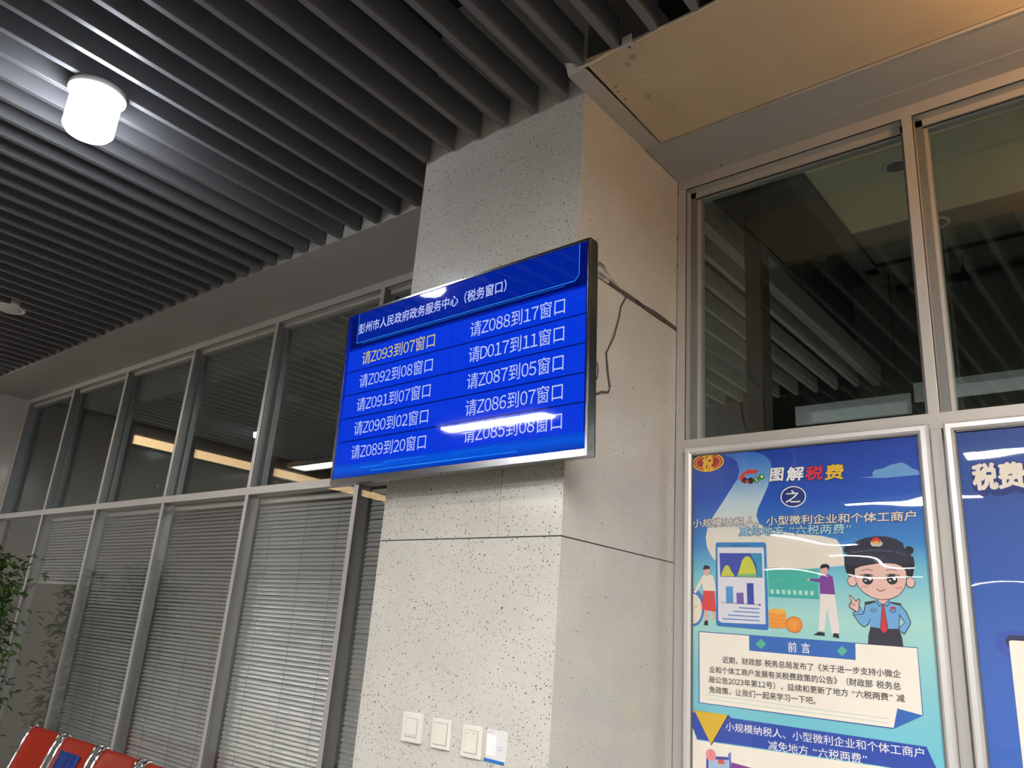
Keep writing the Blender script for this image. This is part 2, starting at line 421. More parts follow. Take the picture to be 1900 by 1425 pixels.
def pil_poly(pts, name, m, x=0.0008, lab=None):
    bm2 = bmesh.new(); a = [bm2.verts.new((x, y, z)) for y, z in pts]; bm2.faces.new(a)
    r = bmesh.ops.extrude_face_region(bm2, geom=bm2.faces[:])
    for v in r['geom']:
        if isinstance(v, bmesh.types.BMVert): v.co.x -= 0.0007
    bmesh.ops.recalc_face_normals(bm2, faces=bm2.faces[:])
    o = MB().add(bm2).build(name, m); o.parent = pil; o.matrix_parent_inverse = Matrix.Translation((PW/2, -D/2, 0))
    if lab: o['label'] = lab
pil_poly(top+bot, 'sealant', SMEAR, lab='dark dirty sealant in the upper joint')
pil_poly([(0.10, 2.80), (0.135, 2.835), (0.165, 2.83), (0.20, 2.805), (0.26, 2.79), (0.26, 2.765), (0.19, 2.755), (0.145, 2.765), (0.12, 2.785)], 'smudge', SMEAR2, 0.0006, 'grey smudge beside the screen')

# ------------------------------------------------------------------ glazed wall: mullions, rails, panes
MX = [-6.859, -5.831, -4.823, -3.799, -2.792, -1.7906, -0.7905]     # right edges of the mullion fronts left of the pillar
n = 1
def trim(b, lab, m=ALU):
    global n
    n += 1
    return struct(b.build('trim_%d' % (n+1), m), lab, 'frame')
for i, x in enumerate(MX):
    wdt = 0.034
    x1 = x if i < 6 else -PW-0.001
    b = MB().box((x1-wdt, D, 0.0), (x1, D+0.011, ZT), ALU, bev=0.0015).box((x1-wdt+0.001, D+0.011, 0.0), (x1-0.001, D+0.075, ZT), ALUD)  # side part darker: shade of the reveal put into its colour
    b.box((x1-wdt-0.003, D+0.004, ZR), (x1-wdt, D+0.07, ZT), GASKET); b.box((x1, D+0.004, 0.0), (x1+0.003, D+0.006, ZT), GASKET)
    b.box((x1-wdt-0.014, D+0.062, ZR), (x1+0.014, D+0.10, ZT), ALUD)
    trim(b, ['grey aluminium mullion at the far left end wall', 'grey aluminium mullion, second from the left end wall', 'grey aluminium mullion, third from the left end wall', 'grey aluminium mullion, fourth from the left end wall', 'grey aluminium mullion left of the bright blind', 'grey aluminium mullion right of the bright blind', 'grey aluminium frame post hidden against the pillar'][i])
b = MB().box((XL, D-0.001, ZR-0.045), (-PW, D+0.08, ZR), bev=0.0015)
trim(b, 'grey aluminium middle rail of the glazed wall left of the pillar')
b = MB().box((XL, D-0.001, ZT), (-PW, D+0.08, ZS+0.002), ALU, bev=0.0015).box((XL, D+0.003, ZT-0.002), (-PW, D+0.006, ZT), GASKET).box((XL, D+0.045, ZT-0.022), (-PW, D+0.10, ZT), ALU)
trim(b, 'grey aluminium head rail of the glazed wall left of the pillar')
names_up = ['dark upper window pane nearest the left end wall', 'upper window pane second from the left end wall', 'upper window pane third from the left end wall', 'upper window pane reflecting a strip of warm light, fourth from the left', 'upper window pane just left of the blue screen', 'upper window pane mostly hidden behind the blue screen']
names_lo = ['tall lower window without a blind beside the potted tree', 'lower window with a half lowered blind', 'lower window second to the left of the bright blind', 'lower window just left of the bright blind', 'lower window in front of the bright blind', 'narrow strip of lower window beside the pillar']
for i in range(6):
    x0, x1 = MX[i], (MX[i+1]-0.034 if i < 5 else -PW-0.035)
    root = empty('window_%d' % (i+1), ((x0+x1)/2, D+0.07, ZR), names_up[i], 'window', kind='structure')
    MB().box((x0-(x0+x1)/2+0.013, 0.0, 0), (x1-(x0+x1)/2-0.013, 0.008, ZT-ZR)).build('pane', PANE, root)
    MB().box((x0-(x0+x1)/2, -0.01, 0), (x1-(x0+x1)/2, 0.02, 0.014)).build('sill_bead', ALUD, root)
    root = empty('window_%d' % (i+7), ((x0+x1)/2, D+0.012, 0), names_lo[i], 'window', kind='structure')
    MB().box((x0-(x0+x1)/2+0.001, 0.0, 0.1), (x1-(x0+x1)/2-0.001, 0.006, ZR-0.046)).build('pane', PANE2, root)
    MB().box((x0-(x0+x1)/2, -0.012, 0.0), (x1-(x0+x1)/2, 0.05, 0.1), bev=0.002).build('bottom_rail', ALU, root)
# right of the pillar
RX = [(0.001, 0.0355), (0.8472, 0.8786), (1.69, 1.722), (2.53, 2.562)]
for i, (x0, x1) in enumerate(RX):
    b = MB().box((x0, D, 0.0), (x1, D+0.075, ZT), ALU, bev=0.0015)
    b.box((x1, D+0.004, ZR), (x1+0.0025, D+0.006, ZT), GASKET)
    b.box((x0-0.016 if i else x0, D+0.045, ZR), (x1+0.022, D+0.10, ZT), ALUD)
    b.box((x1+0.022, D+0.06, ZR), (x1+0.033, D+0.10, ZT), ALU)
    trim(b, ['grey aluminium frame post against the right side of the pillar', 'aluminium mullion between the two posters', 'aluminium mullion right of the plain blue poster', 'aluminium mullion farthest right, outside the picture'][i])
b = MB().box((0.001, D-0.001, ZR-0.05), (3.4, D+0.08, ZR), ALU, bev=0.0015)
trim(b, 'aluminium middle rail above the posters')
b = MB().box((0.001, D-0.001, ZT), (3.4, D+0.08, ZS), ALU, bev=0.0015).box((0.036, D+0.003, ZT-0.0025), (3.4, D+0.006, ZT), GASKET).box((0.036, D+0.045, ZT-0.024), (3.4, D+0.10, ZT), ALU).box((0.036, D+0.052, ZT-0.027), (3.4, D+0.056, ZT-0.024), GASKET)
trim(b, 'aluminium head rail above the two right windows')
for i in range(3):
    x0, x1 = RX[i][1], RX[i+1][0]; c = (x0+x1)/2
    root = empty('window_%d' % (i+13), (c, D+0.07, ZR), ['dark upper window right of the pillar above the written poster', 'dark upper window above the plain blue poster', 'upper window outside the picture on the right'][i], 'window', kind='structure')
    MB().box((x0-c+0.02, 0, 0), (x1-c-0.012, 0.008, ZT-ZR-0.02)).build('pane', PANE, root)
    MB().box((x0-c+0.015, 0.05, 0), (x1-c-0.012, 0.058, ZT-ZR-0.02)).build('pane', PANE, root)
    MB().box((x0-c, -0.008, 0), (x1-c, 0.02, 0.008)).build('sill_bead', ALUD, root)
    root = empty('window_%d' % (i+16), (c, D+0.012, 0), ['lower window behind the written poster', 'lower window behind the plain blue poster', 'lower window outside the picture on the right'][i], 'window', kind='structure')
    MB().box((x0-c+0.001, 0, 0.1), (x1-c-0.001, 0.006, ZR-0.051)).build('pane', PANE2, root)
    MB().box((x0-c, -0.012, 0), (x1-c, 0.05, 0.1), bev=0.002).build('bottom_rail', ALU, root)

# ------------------------------------------------------------------ venetian blinds behind the lower panes
def blind(x0, x1, zb, label, tilt=37):
    zt = ZR-0.062
    root = empty('venetian_blind', ((x0+x1)/2, D+0.085, zt), label, 'blind', 'venetian blinds behind the lower glass')
    hw = (x1-x0)/2
    MB().box((-hw, -0.014, -0.026), (hw, 0.014, 0.0), bev=0.002).build('headrail', ALU, root)
    b = MB(); pitch = 0.0229; k = 1
    t = math.radians(tilt); W = 0.0125
    while zt-0.026-k*pitch > zb+0.02:
        z = -0.026-k*pitch
        jit = random.gauss(0, 0.025); a = t+jit; dz = random.gauss(0, 0.0006)
        pts = []
        for s_, cam_ in ((-1, 0), (-0.35, 0.0016), (0.35, 0.0016), (1, 0)):
            pts.append((W*s_*math.cos(a)-cam_*math.sin(a), W*s_*math.sin(a)+cam_*math.cos(a)+z+dz))
        bm2 = bmesh.new(); sk = random.gauss(0, 0.0007)
        A = [bm2.verts.new((-hw, y, zz-sk)) for y, zz in pts]; B = [bm2.verts.new((hw, y, zz+sk)) for y, zz in pts]
        for q_ in range(3): bm2.faces.new((A[q_], A[q_+1], B[q_+1], B[q_]))
        b.add(bm2, None, True); k += 1
    b.build('slats', BLIND, root)
    MB().box((-hw, -0.012, zb-zt), (hw, 0.012, zb-zt+0.018), bev=0.003).build('bottom_rail', ALU, root)
    for xx in (-hw+0.16, 0.02, hw-0.16):
        if abs(xx) < hw:
            MB().tube([(xx, -0.0125, -0.02), (xx+0.002, -0.0125, (zb-zt)/2), (xx, -0.0125, zb-zt+0.01)], 0.0009, seg=5).build('cord', CORD, root)
bl = ['half lowered venetian blind beside the potted tree', 'dim venetian blind second to the left of the bright one', 'venetian blind just left of the brightly lit one', 'brightly lit venetian blind at the centre left', 'narrow visible strip of venetian blind beside the pillar']
for i in range(5):
    x0 = MX[i+1]+0.02; x1 = (MX[i+2]-0.034 if i < 4 else -PW-0.035)-0.02
    blind(x0, x1, 1.745 if i == 0 else 0.14, bl[i], (38, 35, 35, 58, 60)[i])

# ------------------------------------------------------------------ room behind the right-hand windows
b = MB().box((-0.105, 0.78, ZS), (-0.05, 3.62, ZS+0.012)).box((-0.056, 0.78, ZS+0.012), (-0.05, 3.62, ZS+0.14))
struct(b.build('ceiling_edge', ALU), 'pale edge strip of the slatted ceiling behind the glass', 'ceiling edge')
slb = MB()
w_, h_ = 0.013, 0.10
slb.prism([(-w_, h_), (-w_, 0), (w_, 0), (w_, h_), (w_-0.002, h_), (w_-0.002, 0.002), (-w_+0.002, 0.002), (-w_+0.002, h_)], 1, 0.82, 3.58)
s0 = slb.build('inner_slat', mat('pale_inner_slat', (0.58, 0.59, 0.59, 1), 0.35))
for k in range(47):
    o = s0 if k == 0 else s0.copy()
    if k: COL.objects.link(o)
    o.location = (-0.20-0.14*k, 0, ZS); tag(o, 'pale ceiling slat behind the right glass, %s from the edge strip' % ordn[k] if k < 12 else 'dim ceiling slat of the room behind the left upper windows', 'ceiling slat', 'slats in the room behind the glass')
b = MB()
for y in (1.2, 3.0):
    b.box((-6.9, y, ZS+0.1), (-0.05, y+0.03, ZS+0.13)).box((-1.2, y, ZS+0.13), (-1.17, y+0.03, 4.2))
struct(b.build('ceiling_rail', DGREY), 'dark rails carrying the slats behind the right glass', 'ceiling rail')
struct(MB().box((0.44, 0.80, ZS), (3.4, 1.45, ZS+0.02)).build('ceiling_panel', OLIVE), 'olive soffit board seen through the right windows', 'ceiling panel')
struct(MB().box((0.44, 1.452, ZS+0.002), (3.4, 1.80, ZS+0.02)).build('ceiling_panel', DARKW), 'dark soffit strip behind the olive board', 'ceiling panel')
struct(MB().box((0.375, 0.80, ZS-0.02), (0.437, 1.87, ZS+0.1)).build('beam', DGREY), 'dark beam along the left edge of the olive soffit', 'beam')
struct(MB().box((0.375, 1.80, ZS-0.02), (3.4, 1.87, ZS+0.1)).build('beam', DGREY), 'dark cross beam behind the olive soffit', 'beam')
struct(MB().box((0.02, 1.26, 0), (0.10, 1.34, 4.2)).build('post', DGREY), 'dark upright post seen through the right window', 'post')
struct(MB().box((-0.04, 0.80, 4.17), (3.4, 5.7, 4.199)).build('ceiling', mat('grey_bare_ceiling', (0.16, 0.15, 0.14, 1), 0.9)), 'bare grey ceiling of the dark room behind the right windows', 'ceiling')
struct(MB().box((-0.04, 0.80, 0.0), (3.4, 5.7, 0.004)).build('floor', mat('light_bounce_floor', (0.5, 0.47, 0.42, 1), 0.5)), 'unseen pale floor sheet added to bounce light behind the right windows', 'floor')  # pale sheet laid over the floor to bounce light up behind the panes
struct(MB().box((-0.2, 3.62, 3.2), (3.4, 3.75, 4.2)).build('bulkhead', mat('grey_bulkhead', (0.2, 0.19, 0.18, 1), 0.8)), 'dark bulkhead deep in the room behind the glass', 'bulkhead')
for i, (y, z, lab) in enumerate(((2.2, 3.75, 'dark pipe under the bare ceiling behind the glass, nearer one'), (2.75, 3.7, 'dark pipe under the bare ceiling behind the glass, farther one'))):
    root = empty('pipe', (0.3, y, z), lab, 'pipe', 'pipes behind the right windows')
    MB().tube([(0, 0, 0), (3, 0, 0)], 0.035, seg=12).build('tube', DGREY, root)
    for x in (0.35, 1.4, 2.4):
        MB().tube([(x, 0, 0.03), (x, 0, 4.2-z)], 0.006, seg=6).box((x-0.012, -0.038, -0.038), (x+0.012, 0.038, 0.04)).build('hanger', DGREY, root)
for (cx_, cy_), lab in (((0.742, 1.015), 'unlit round downlight ring in the olive soffit'), ((0.768, 1.535), 'unlit round downlight ring behind the olive soffit')):
    root = empty('round_downlight', (cx_, cy_, ZS), lab, 'downlight', 'unlit downlights behind the right windows')
    MB().lathe([(0.036, -0.001), (0.036, -0.004), (0.046, -0.004), (0.048, 0.0), (0.048, 0.002)], (0, 0, 0), seg=36).build('ring', WHITE, root)
    MB().lathe([(0, 0.001), (0.036, 0.001), (0.036, -0.002)], (0, 0, 0), seg=36).build('reflector', DGREY, root)
BOARD = mat('board_glow', (0.7, 0.7, 0.72, 1), 0.6, emit=(0.9, 0.88, 0.92, 1), estr=0.10)  # made-up glowing boards standing in for pale reflections in the panes
BOARD2 = mat('board_glow_strip', (0.7, 0.7, 0.72, 1), 0.6, emit=(0.9, 0.88, 0.92, 1), estr=0.26)
for (a, b_, c, d_), y, lab in (((1475, 755, 1690, 757), 3.45, 'pale glowing board added behind the right window as a pane reflection, left one'), ((1694, 711, 2050, 745), 3.45, 'pale glowing board added behind the right window as a pane reflection, right one')):
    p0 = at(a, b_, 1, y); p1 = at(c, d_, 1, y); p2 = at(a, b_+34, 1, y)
    root = empty('added_glow_board', ((p0.x+p1.x)/2, y, p2.z), lab, 'board', 'added glowing boards behind the right windows')
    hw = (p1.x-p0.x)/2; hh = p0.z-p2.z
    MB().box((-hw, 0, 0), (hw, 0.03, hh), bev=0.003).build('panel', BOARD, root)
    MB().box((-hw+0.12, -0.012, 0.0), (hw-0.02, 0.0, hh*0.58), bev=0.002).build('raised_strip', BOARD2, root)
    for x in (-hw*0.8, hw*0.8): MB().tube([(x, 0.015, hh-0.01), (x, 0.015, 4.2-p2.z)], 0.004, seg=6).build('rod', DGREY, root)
# ------------------------------------------------------------------ lights
def led_proto():
    root = empty('linear_light', (0, 0, 0), 'x', 'ceiling light', 'linear ceiling lights of the hall')
    L, W = 0.70, 0.11
    b = MB().box((-L-0.02, -W-0.02, 0.012), (L+0.02, W+0.02, 0.05))
    for sx in (-1, 1):
        b.box((sx*(L+0.01)-0.01, -W-0.02, -0.008), (sx*(L+0.01)+0.01, W+0.02, 0.012)); b.box((-L, sx*(W+0.01)-0.01, -0.008), (L, sx*(W+0.01)+0.01, 0.012))
    b.build('housing', WHITE, root)
    MB().box((-L, -W, 0.005), (L, W, 0.0119)).build('diffuser', LEDM, root)
    return root
LP = [(-3.74, -4.15), (0.78, -4.15), (4.2, -4.15), (2.5, -4.15), (2.1, -2.1), (1.98, -3.1), (3.6, -3.1), (3.6, -2.1), (1.3, -6.4), (-6.1, -2.2), (-0.9, -6.4), (-4.6, -6.4), (3.4, -6.4), (-3.1, -9.4), (0.6, -9.4), (3.6, -9.4), (-2.85, -11.4), (0.8, -11.4), (-3.25, -13.6), (0.6, -13.6), (-5.7, -15.3), (-1.5, -15.3), (2.4, -15.3)]  # mirrored rows, plus unseen lights added at right to brighten posters and pillar
pl = led_proto()
for i, (x, y) in enumerate(LP):
    r = pl if i == 0 else dup(pl, (x, y, ZS-0.05))
    r.location = (x, y, ZS-0.05)
    r['label'] = 'white linear ceiling light of the hall, outside the picture, in rows with unseen fill lights added at right'
def downlight(x, y, lit, lab):
    root = empty('round_ceiling_light', (x, y, ZS), lab, 'ceiling light', 'round ceiling lights among the slats')
    MB().lathe([(0.078, 0.02), (0.078, -0.005), (0.092, -0.007), (0.096, 0.0), (0.096, 0.05)], (0, 0, 0), seg=40).build('rim', WHITE, root)
    MB().lathe([(0, -0.050), (0.075, -0.050), (0.086, -0.044), (0.09, -0.008), (0.078, 0.03)] if lit else [(0, -0.005), (0.04, -0.005), (0.078, -0.004), (0.078, 0.03)], (0, 0, 0), seg=40).build('diffuser', LAMPM if lit else OFFM, root)
q = at(171, 212, 2, ZS-0.10)
root = empty('glaring_ceiling_light', (q.x, q.y, ZS), 'glaring white light at upper left, lowered drum shape added to light the slats', 'ceiling light')
MB().lathe([(0, -0.002), (0.10, -0.002), (0.10, -0.022), (0, -0.022)], (0, 0, 0), seg=40).build('canopy', WHITE, root)
MB().lathe([(0, -0.0225), (0.082, -0.0225), (0.086, -0.035), (0.086, -0.165), (0.075, -0.18), (0, -0.183)], (0, 0, 0), seg=40).build('glowing_drum', mat('lit_drum', (0.9, 0.9, 0.9, 1), 0.5, emit=(0.86, 0.91, 1.0, 1), estr=46), root)  # drum form and drop made up so the lamp's glow reaches the slats
downlight(-4.345, -0.368, False, 'unlit pale round ceiling light at the left edge')
downlight(-5.77, -1.03, True, 'small lit round ceiling light seen mirrored in the glass')
# warm light strip on the left wall
root = empty('wall_light_strip', (XL, -2.2, 3.22), 'warm glowing light strip along the beige left wall, mirrored in the glass', 'light strip')
MB().box((0.0, -2.2, 0.0), (0.03, 1.96, 0.02)).build('ledge', SOFFIT, root)
MB().box((0.0, -2.2, 0.022), (0.012, 1.96, 0.115)).build('glowing_strip', WARMM, root)
# assumed warm globe, added unseen right of the picture to warm the cream board
root = empty('assumed_warm_lamp', (1.52, 0.06, ZS+0.006), 'assumed warm globe pendant added under the cream board, outside the picture on the right', 'assumed pendant lamp')
MB().lathe([(0, 0.0), (0.05, 0.0), (0.05, -0.015), (0.01, -0.02), (0, -0.02)], (0, 0, 0), seg=24).tube([(0, 0, -0.018), (0, 0, -0.09)], 0.004, seg=8).build('rod', WHITE, root)
MB().lathe([(0.02, -0.092)]+[(0.06*math.sin(a*math.pi/12), -0.15+0.06*math.cos(a*math.pi/12)) for a in range(2, 12)]+[(0, -0.21)], (0, 0, 0), seg=24).build('globe', mat('assumed_warm_globe', (0.9, 0.8, 0.7, 1), 0.5, emit=(1.0, 0.53, 0.19, 1), estr=100), root)
# unseen fittings added to light the room behind the glass, hidden by the pillar
r = dup(pl, (-2.6, 3.9, ZS-0.05), 'second unseen linear light added in the room behind the glass, hidden by the pillar', (0, 0, math.pi/2)); r['group'] = 'added linear lights behind the glass'
r = dup(pl, (3.0, 2.9, ZS-0.05), 'unseen fill light added in the room behind the glass, outside the picture on the right', (0, 0, math.pi/2)); r['group'] = 'added linear lights behind the glass'  # unseen fill light added to lift the dark view through the right panes
r = dup(pl, (-1.85, 2.6, ZS-0.05), 'unseen linear light assumed in the room behind the glass, hidden by the pillar', (0, 0, math.pi/2))  # unseen light, assumed and added to brighten the slats behind the panes

# ------------------------------------------------------------------ display screen on the pillar
TVM = Matrix(((0.9999, 0.0005, 0.0), (0.0, 0.9995, 0.0), (0.0, 0.0, 1.0)))
tv = empty('display_screen', (-0.4015, -0.13, 2.4147), 'large blue queue display screen hung on the speckled pillar', 'screen')
tv.rotation_euler = Matrix(((0.9999, 0.0005, -0.0110), (-0.0008, 0.9995, -0.0327), (0.0110, 0.0327, 0.9994))).to_euler()
W2, H2 = 0.563, 0.331
BZ, CH = 0.008, 0.022
BEZEL = mat('polished_bezel', (0.36, 0.37, 0.40, 1), 0.16, 1.0)
b = MB().box((-W2, -0.004, -H2), (-W2+BZ, 0.032, H2), bev=0.001).box((W2-BZ, -0.004, -H2), (W2, 0.032, H2), bev=0.001)
b.box((-W2+BZ, -0.004, H2-BZ), (W2-BZ, 0.032, H2), bev=0.001).box((-W2+BZ, -0.004, -H2), (W2-BZ, 0.032, -H2+CH), bev=0.001)
b.build('bezel', BEZEL, tv)
MB().box((-W2+0.003, 0.0325, -H2+0.003), (W2-0.003, 0.042, H2-0.003), bev=0.002).box((-0.36, 0.042, -0.29), (0.36, 0.075, 0.12), bev=0.008).build('back_cover', BLACK, tv)
b = MB()
for x in (-0.2, 0.2): b.box((x-0.015, 0.075, -0.2), (x+0.015, 0.092, 0.2))
b.box((-0.28, 0.092, 0.02), (0.28, 0.112, 0.10)).box((-0.28, 0.092, -0.10), (0.28, 0.112, -0.04)).build('wall_bracket', DGREY, tv)
MB().lathe([(0, -0.003), (0.003, -0.002), (0.003, 0)], (0.0, 0.0, -H2), seg=10).build('sensor', BLACK, tv)
def em(name, col, s=1.0):
    m = mat(name, (0, 0, 0, 1), 0.4, emit=col, estr=s, spec=0.0); return m
SCR = mat('lit_screen_backdrop', (0, 0, 0, 1), 0.4, spec=0.0, emit=(0, 0, 1, 1), estr=1.0)
def scr_nodes(m):
    tc = nd(m, 'ShaderNodeTexCoord'); sp = nd(m, 'ShaderNodeSeparateXYZ'); lk(m, tc.outputs['Object'], sp.inputs[0])
    mr = nd(m, 'ShaderNodeMapRange'); mr.inputs['From Min'].default_value = -0.31; mr.inputs['From Max'].default_value = 0.325
    lk(m, sp.outputs[2], mr.inputs['Value'])
    r = nd(m, 'ShaderNodeValToRGB'); e = r.color_ramp.elements
    e[0].position = 0.0; e[0].color = (0.0, 0.03, 0.42, 1)
    e[1].position = 1.0; e[1].color = (0.0, 0.008, 0.24, 1)
    for p_, c in ((0.05, (0.0, 0.10, 0.75, 1)), (0.09, (0.0, 0.05, 0.62, 1)), (0.5, (0.0, 0.018, 0.50, 1)), (0.8, (0.0, 0.012, 0.40, 1))):
        x = e.new(p_); x.color = c
    lk(m, mr.outputs[0], r.inputs[0]); lk(m, r.outputs[0], bsdf(m).inputs['Emission Color'])
    bsdf(m).inputs['Emission Strength'].default_value = 1.0
scr_nodes(SCR)
scr = MB().box((-W2+BZ, 0.002, -H2+CH), (W2-BZ, 0.03, H2-BZ)).build('screen', SCR, tv)
L1 = em('screen_row_blue', (0.001, 0.040, 0.76, 1)); L2 = em('screen_line_dark', (0.0, 0.006, 0.16, 1)); L3 = em('screen_line_cyan', (0.03, 0.30, 0.95, 1))
L4 = em('screen_text_white', (0.52, 0.60, 0.98, 1)); L5 = em('screen_text_yellow', (0.75, 0.62, 0.10, 1)); L6 = em('screen_header_blue', (0.0, 0.016, 0.33, 1)); L7 = em('screen_glow', (0.01, 0.20, 0.95, 1)); L8 = em('screen_edge_navy', (0.0, 0.004, 0.13, 1))
def flat(b, pts, y, m): b.poly([(x, y, z) for x, z in pts], m)
b = MB()
flat(b, [(0.537, -0.262), (0.5445, -0.262), (0.5445, 0.32), (0.537, 0.32)], 0.0016, L8)
flat(b, [(-0.55, 0.185), (0.537, 0.185), (0.537, 0.32), (-0.55, 0.32)], 0.0016, L8)
rz = [0.1785, 0.093, 0.0024, -0.0872, -0.1745, -0.262]
for i in range(5):
    for x0, x1 in ((-0.55, -0.008), (-0.006, 0.537)):
        flat(b, [(x0, rz[i+1]+0.002), (x1, rz[i+1]+0.002), (x1, rz[i]-0.002), (x0, rz[i]-0.002)], 0.0013, L1)
for z in rz[1:5]: flat(b, [(-0.55, z-0.0022), (0.537, z-0.0022), (0.537, z+0.0022), (-0.55, z+0.0022)], 0.0011, L2)
b.build('table_rows', None, scr)
b = MB()
hd = [(-0.511, 0.322), (-0.511, 0.205), (0.495, 0.205), (0.511, 0.222), (0.511, 0.322)]
flat(b, hd[::-1], 0.0011, L6)
def stroke(pts, wd, y, m):
    for (x0, z0), (x1, z1) in zip(pts, pts[1:]):
        dx, dz = x1-x0, z1-z0; l = math.hypot(dx, dz); nx, nz = -dz/l*wd/2, dx/l*wd/2
        flat(b, [(x0+nx, z0+nz), (x1+nx, z1+nz), (x1-nx, z1-nz), (x0-nx, z0-nz)], y, m)
stroke(hd, 0.0026, 0.0009, L3)
stroke([(-0.48, 0.198), (0.46, 0.198)], 0.0016, 0.0009, L7)
b.build('title_panel', None, scr)
b = MB()
stroke([(-0.42, -0.278), (-0.30, -0.278), (-0.28, -0.268), (-0.10, -0.268)], 0.0015, 0.0009, L3)
stroke([(0.02, -0.270), (0.20, -0.270), (0.225, -0.262)], 0.0012, 0.0009, L7)
stroke([(-0.36, -0.2925), (0.30, -0.2925)], 0.004, 0.0009, L7)
stroke([(-0.20, -0.2925), (0.12, -0.2925)], 0.0022, 0.0008, L3)
b.build('glow_lines', None, scr)
letters('彭州市人民政府政务服务中心（税务窗口）', -0.505, 0.226, 0.238, 0.281, 0.0004, 'title_text', L4, scr, bold=0.012)
left = ['请Z093到07窗口', '请Z092到08窗口', '请Z091到07窗口', '请Z090到02窗口', '请Z089到20窗口']
right = ['请Z088到17窗口', '请D017到11窗口', '请Z087到05窗口', '请Z086到07窗口', '请Z085到08窗口']
for i in range(5):
    zc = (rz[i]+rz[i+1])/2
    o = letters(left[i], -0.468-0.0015*i, -0.086-0.0015*i, zc-0.026, zc+0.026, 0.0004, 'row_text', L5 if i == 0 else L4, scr)
    if i == 0: o['label'] = 'yellow row of text'
    letters(right[i], 0.078, 0.462, zc-0.027, zc+0.027, 0.0004, 'row_text', L4, scr)
for o in scr.children: o.location.x = 0.010
SG = glass_mat('screen_cover_gloss', (1, 1, 1, 1), 0.035, rough=0.035)
MB().box((-W2+BZ, -0.0012, -H2+CH), (W2-BZ, -0.0002, H2-BZ)).build('cover_glass', SG, tv)
# cables at the screen
cp = [(0.3, 2.7665), (0.268, 2.716), (0.260, 2.673), (0.231, 2.593), (0.19, 2.5215), (0.2035, 2.46), (0.22, 2.41), (0.21, 2.39), (0.174, 2.382), (0.138, 2.3626), (0.05, 2.36), (-0.03, 2.37)]
cab = []
for (y0, z0), (y1, z1) in zip(cp, cp[1:]):
    for t in (0, 0.5): cab.append((0.0035, y0+(y1-y0)*t, z0+(z1-z0)*t))
cab.append((-0.02, -0.055, 2.375))
o = MB().tube(cab, 0.0032, seg=8).build('cable', mat('grey_cable', (0.07, 0.063, 0.055, 1), 0.6))
tag(o, 'thin grey cable running down the pillar side to the screen', 'cable')
lp = [at(u, v, 1, -0.045) for u, v in ((1098, 664), (1105, 668), (1109, 676), (1110, 689), (1108, 701), (1104, 708), (1098, 712))]
o = MB().tube(lp, 0.0018, seg=6).build('cable', BLACK)
tag(o, 'short black cable looping out behind the screen edge', 'cable')

# ------------------------------------------------------------------ switches and card on the pillar
def switch(x0, x1, z0, z1, inset, dots, depth, lab):
    c = ((x0+x1)/2, 0, (z0+z1)/2)
    root = empty('light_switch', c, lab, 'switch', 'light switches on the pillar')
    hw, hh = (x1-x0)/2, (z1-z0)/2
    MB().box((-hw, -depth, -hh), (hw, 0, hh), bev=0.003).build('plate', IVORY, root)
    r = MB().box((-hw+inset, -depth-0.0015, -hh+inset), (hw-inset, -depth+0.002, hh-inset), bev=0.001).build('rocker', IVORY, root)
    MB().box((-hw+inset-0.0009, -depth-0.0004, -hh+inset-0.0012), (hw-inset+0.0012, -depth, hh-inset+0.0009)).build('gap', mat('switch_gap', (0.12, 0.11, 0.10, 1), 0.8), root)
    if dots:
        for x in dots:
            MB().box((x-0.0025, -depth-0.0022, dots_z-0.001), (x+0.0025, -depth-0.0015, dots_z+0.001)).build('marker', mat('switch_marker', (0.25, 0.22, 0.19, 1), 0.6), r)
    return root
dots_z = -0.020
switch(-0.566, -0.4825, 1.2755, 1.3605, 0.0165, [-0.018, -0.006, 0.006, 0.018], 0.014, 'ivory light switch with four marks, leftmost of three on the pillar')
dots_z = 0
switch(-0.438, -0.361, 1.2735, 1.3565, 0.012, None, 0.011, 'plain ivory light switch between two others on the pillar')
dots_z = 0.022
switch(-0.3125, -0.2375, 1.2665, 1.3525, 0.0135, [-0.014, 0.010], 0.011, 'ivory light switch with two marks, beside the paper card')
root = empty('notice_card', (-0.186, 0, 1.31), 'small white card with a blue strip stuck beside the switches', 'card')
MB().box((-0.0385, -0.0012, -0.041), (0.0385, -0.0002, 0.041)).build('paper', mat('card_paper', (0.72, 0.71, 0.72, 1), 0.35), root)
MB().box((-0.036, -0.0022, -0.027), (-0.001, -0.0013, 0.027)).build('inner_label', mat('label_paper', (0.85, 0.85, 0.86, 1), 0.4), root)
MB().box((-0.043, -0.0022, -0.045), (0.033, -0.0013, -0.0365), rot=Matrix.Rotation(0.03, 4, 'Y')).build('blue_strip', mat('card_blue', rgb(40, 110, 190), 0.4), root)
b = MB()
for z in (-0.003, -0.010): b.box((0.004, -0.0018, z-0.0012), (0.024, -0.0013, z+0.0012))
b.box((-0.036, -0.0018, 0.033), (-0.012, -0.0013, 0.035))
b.build('faint_print', mat('card_grey', (0.50, 0.49, 0.54, 1), 0.5), root)

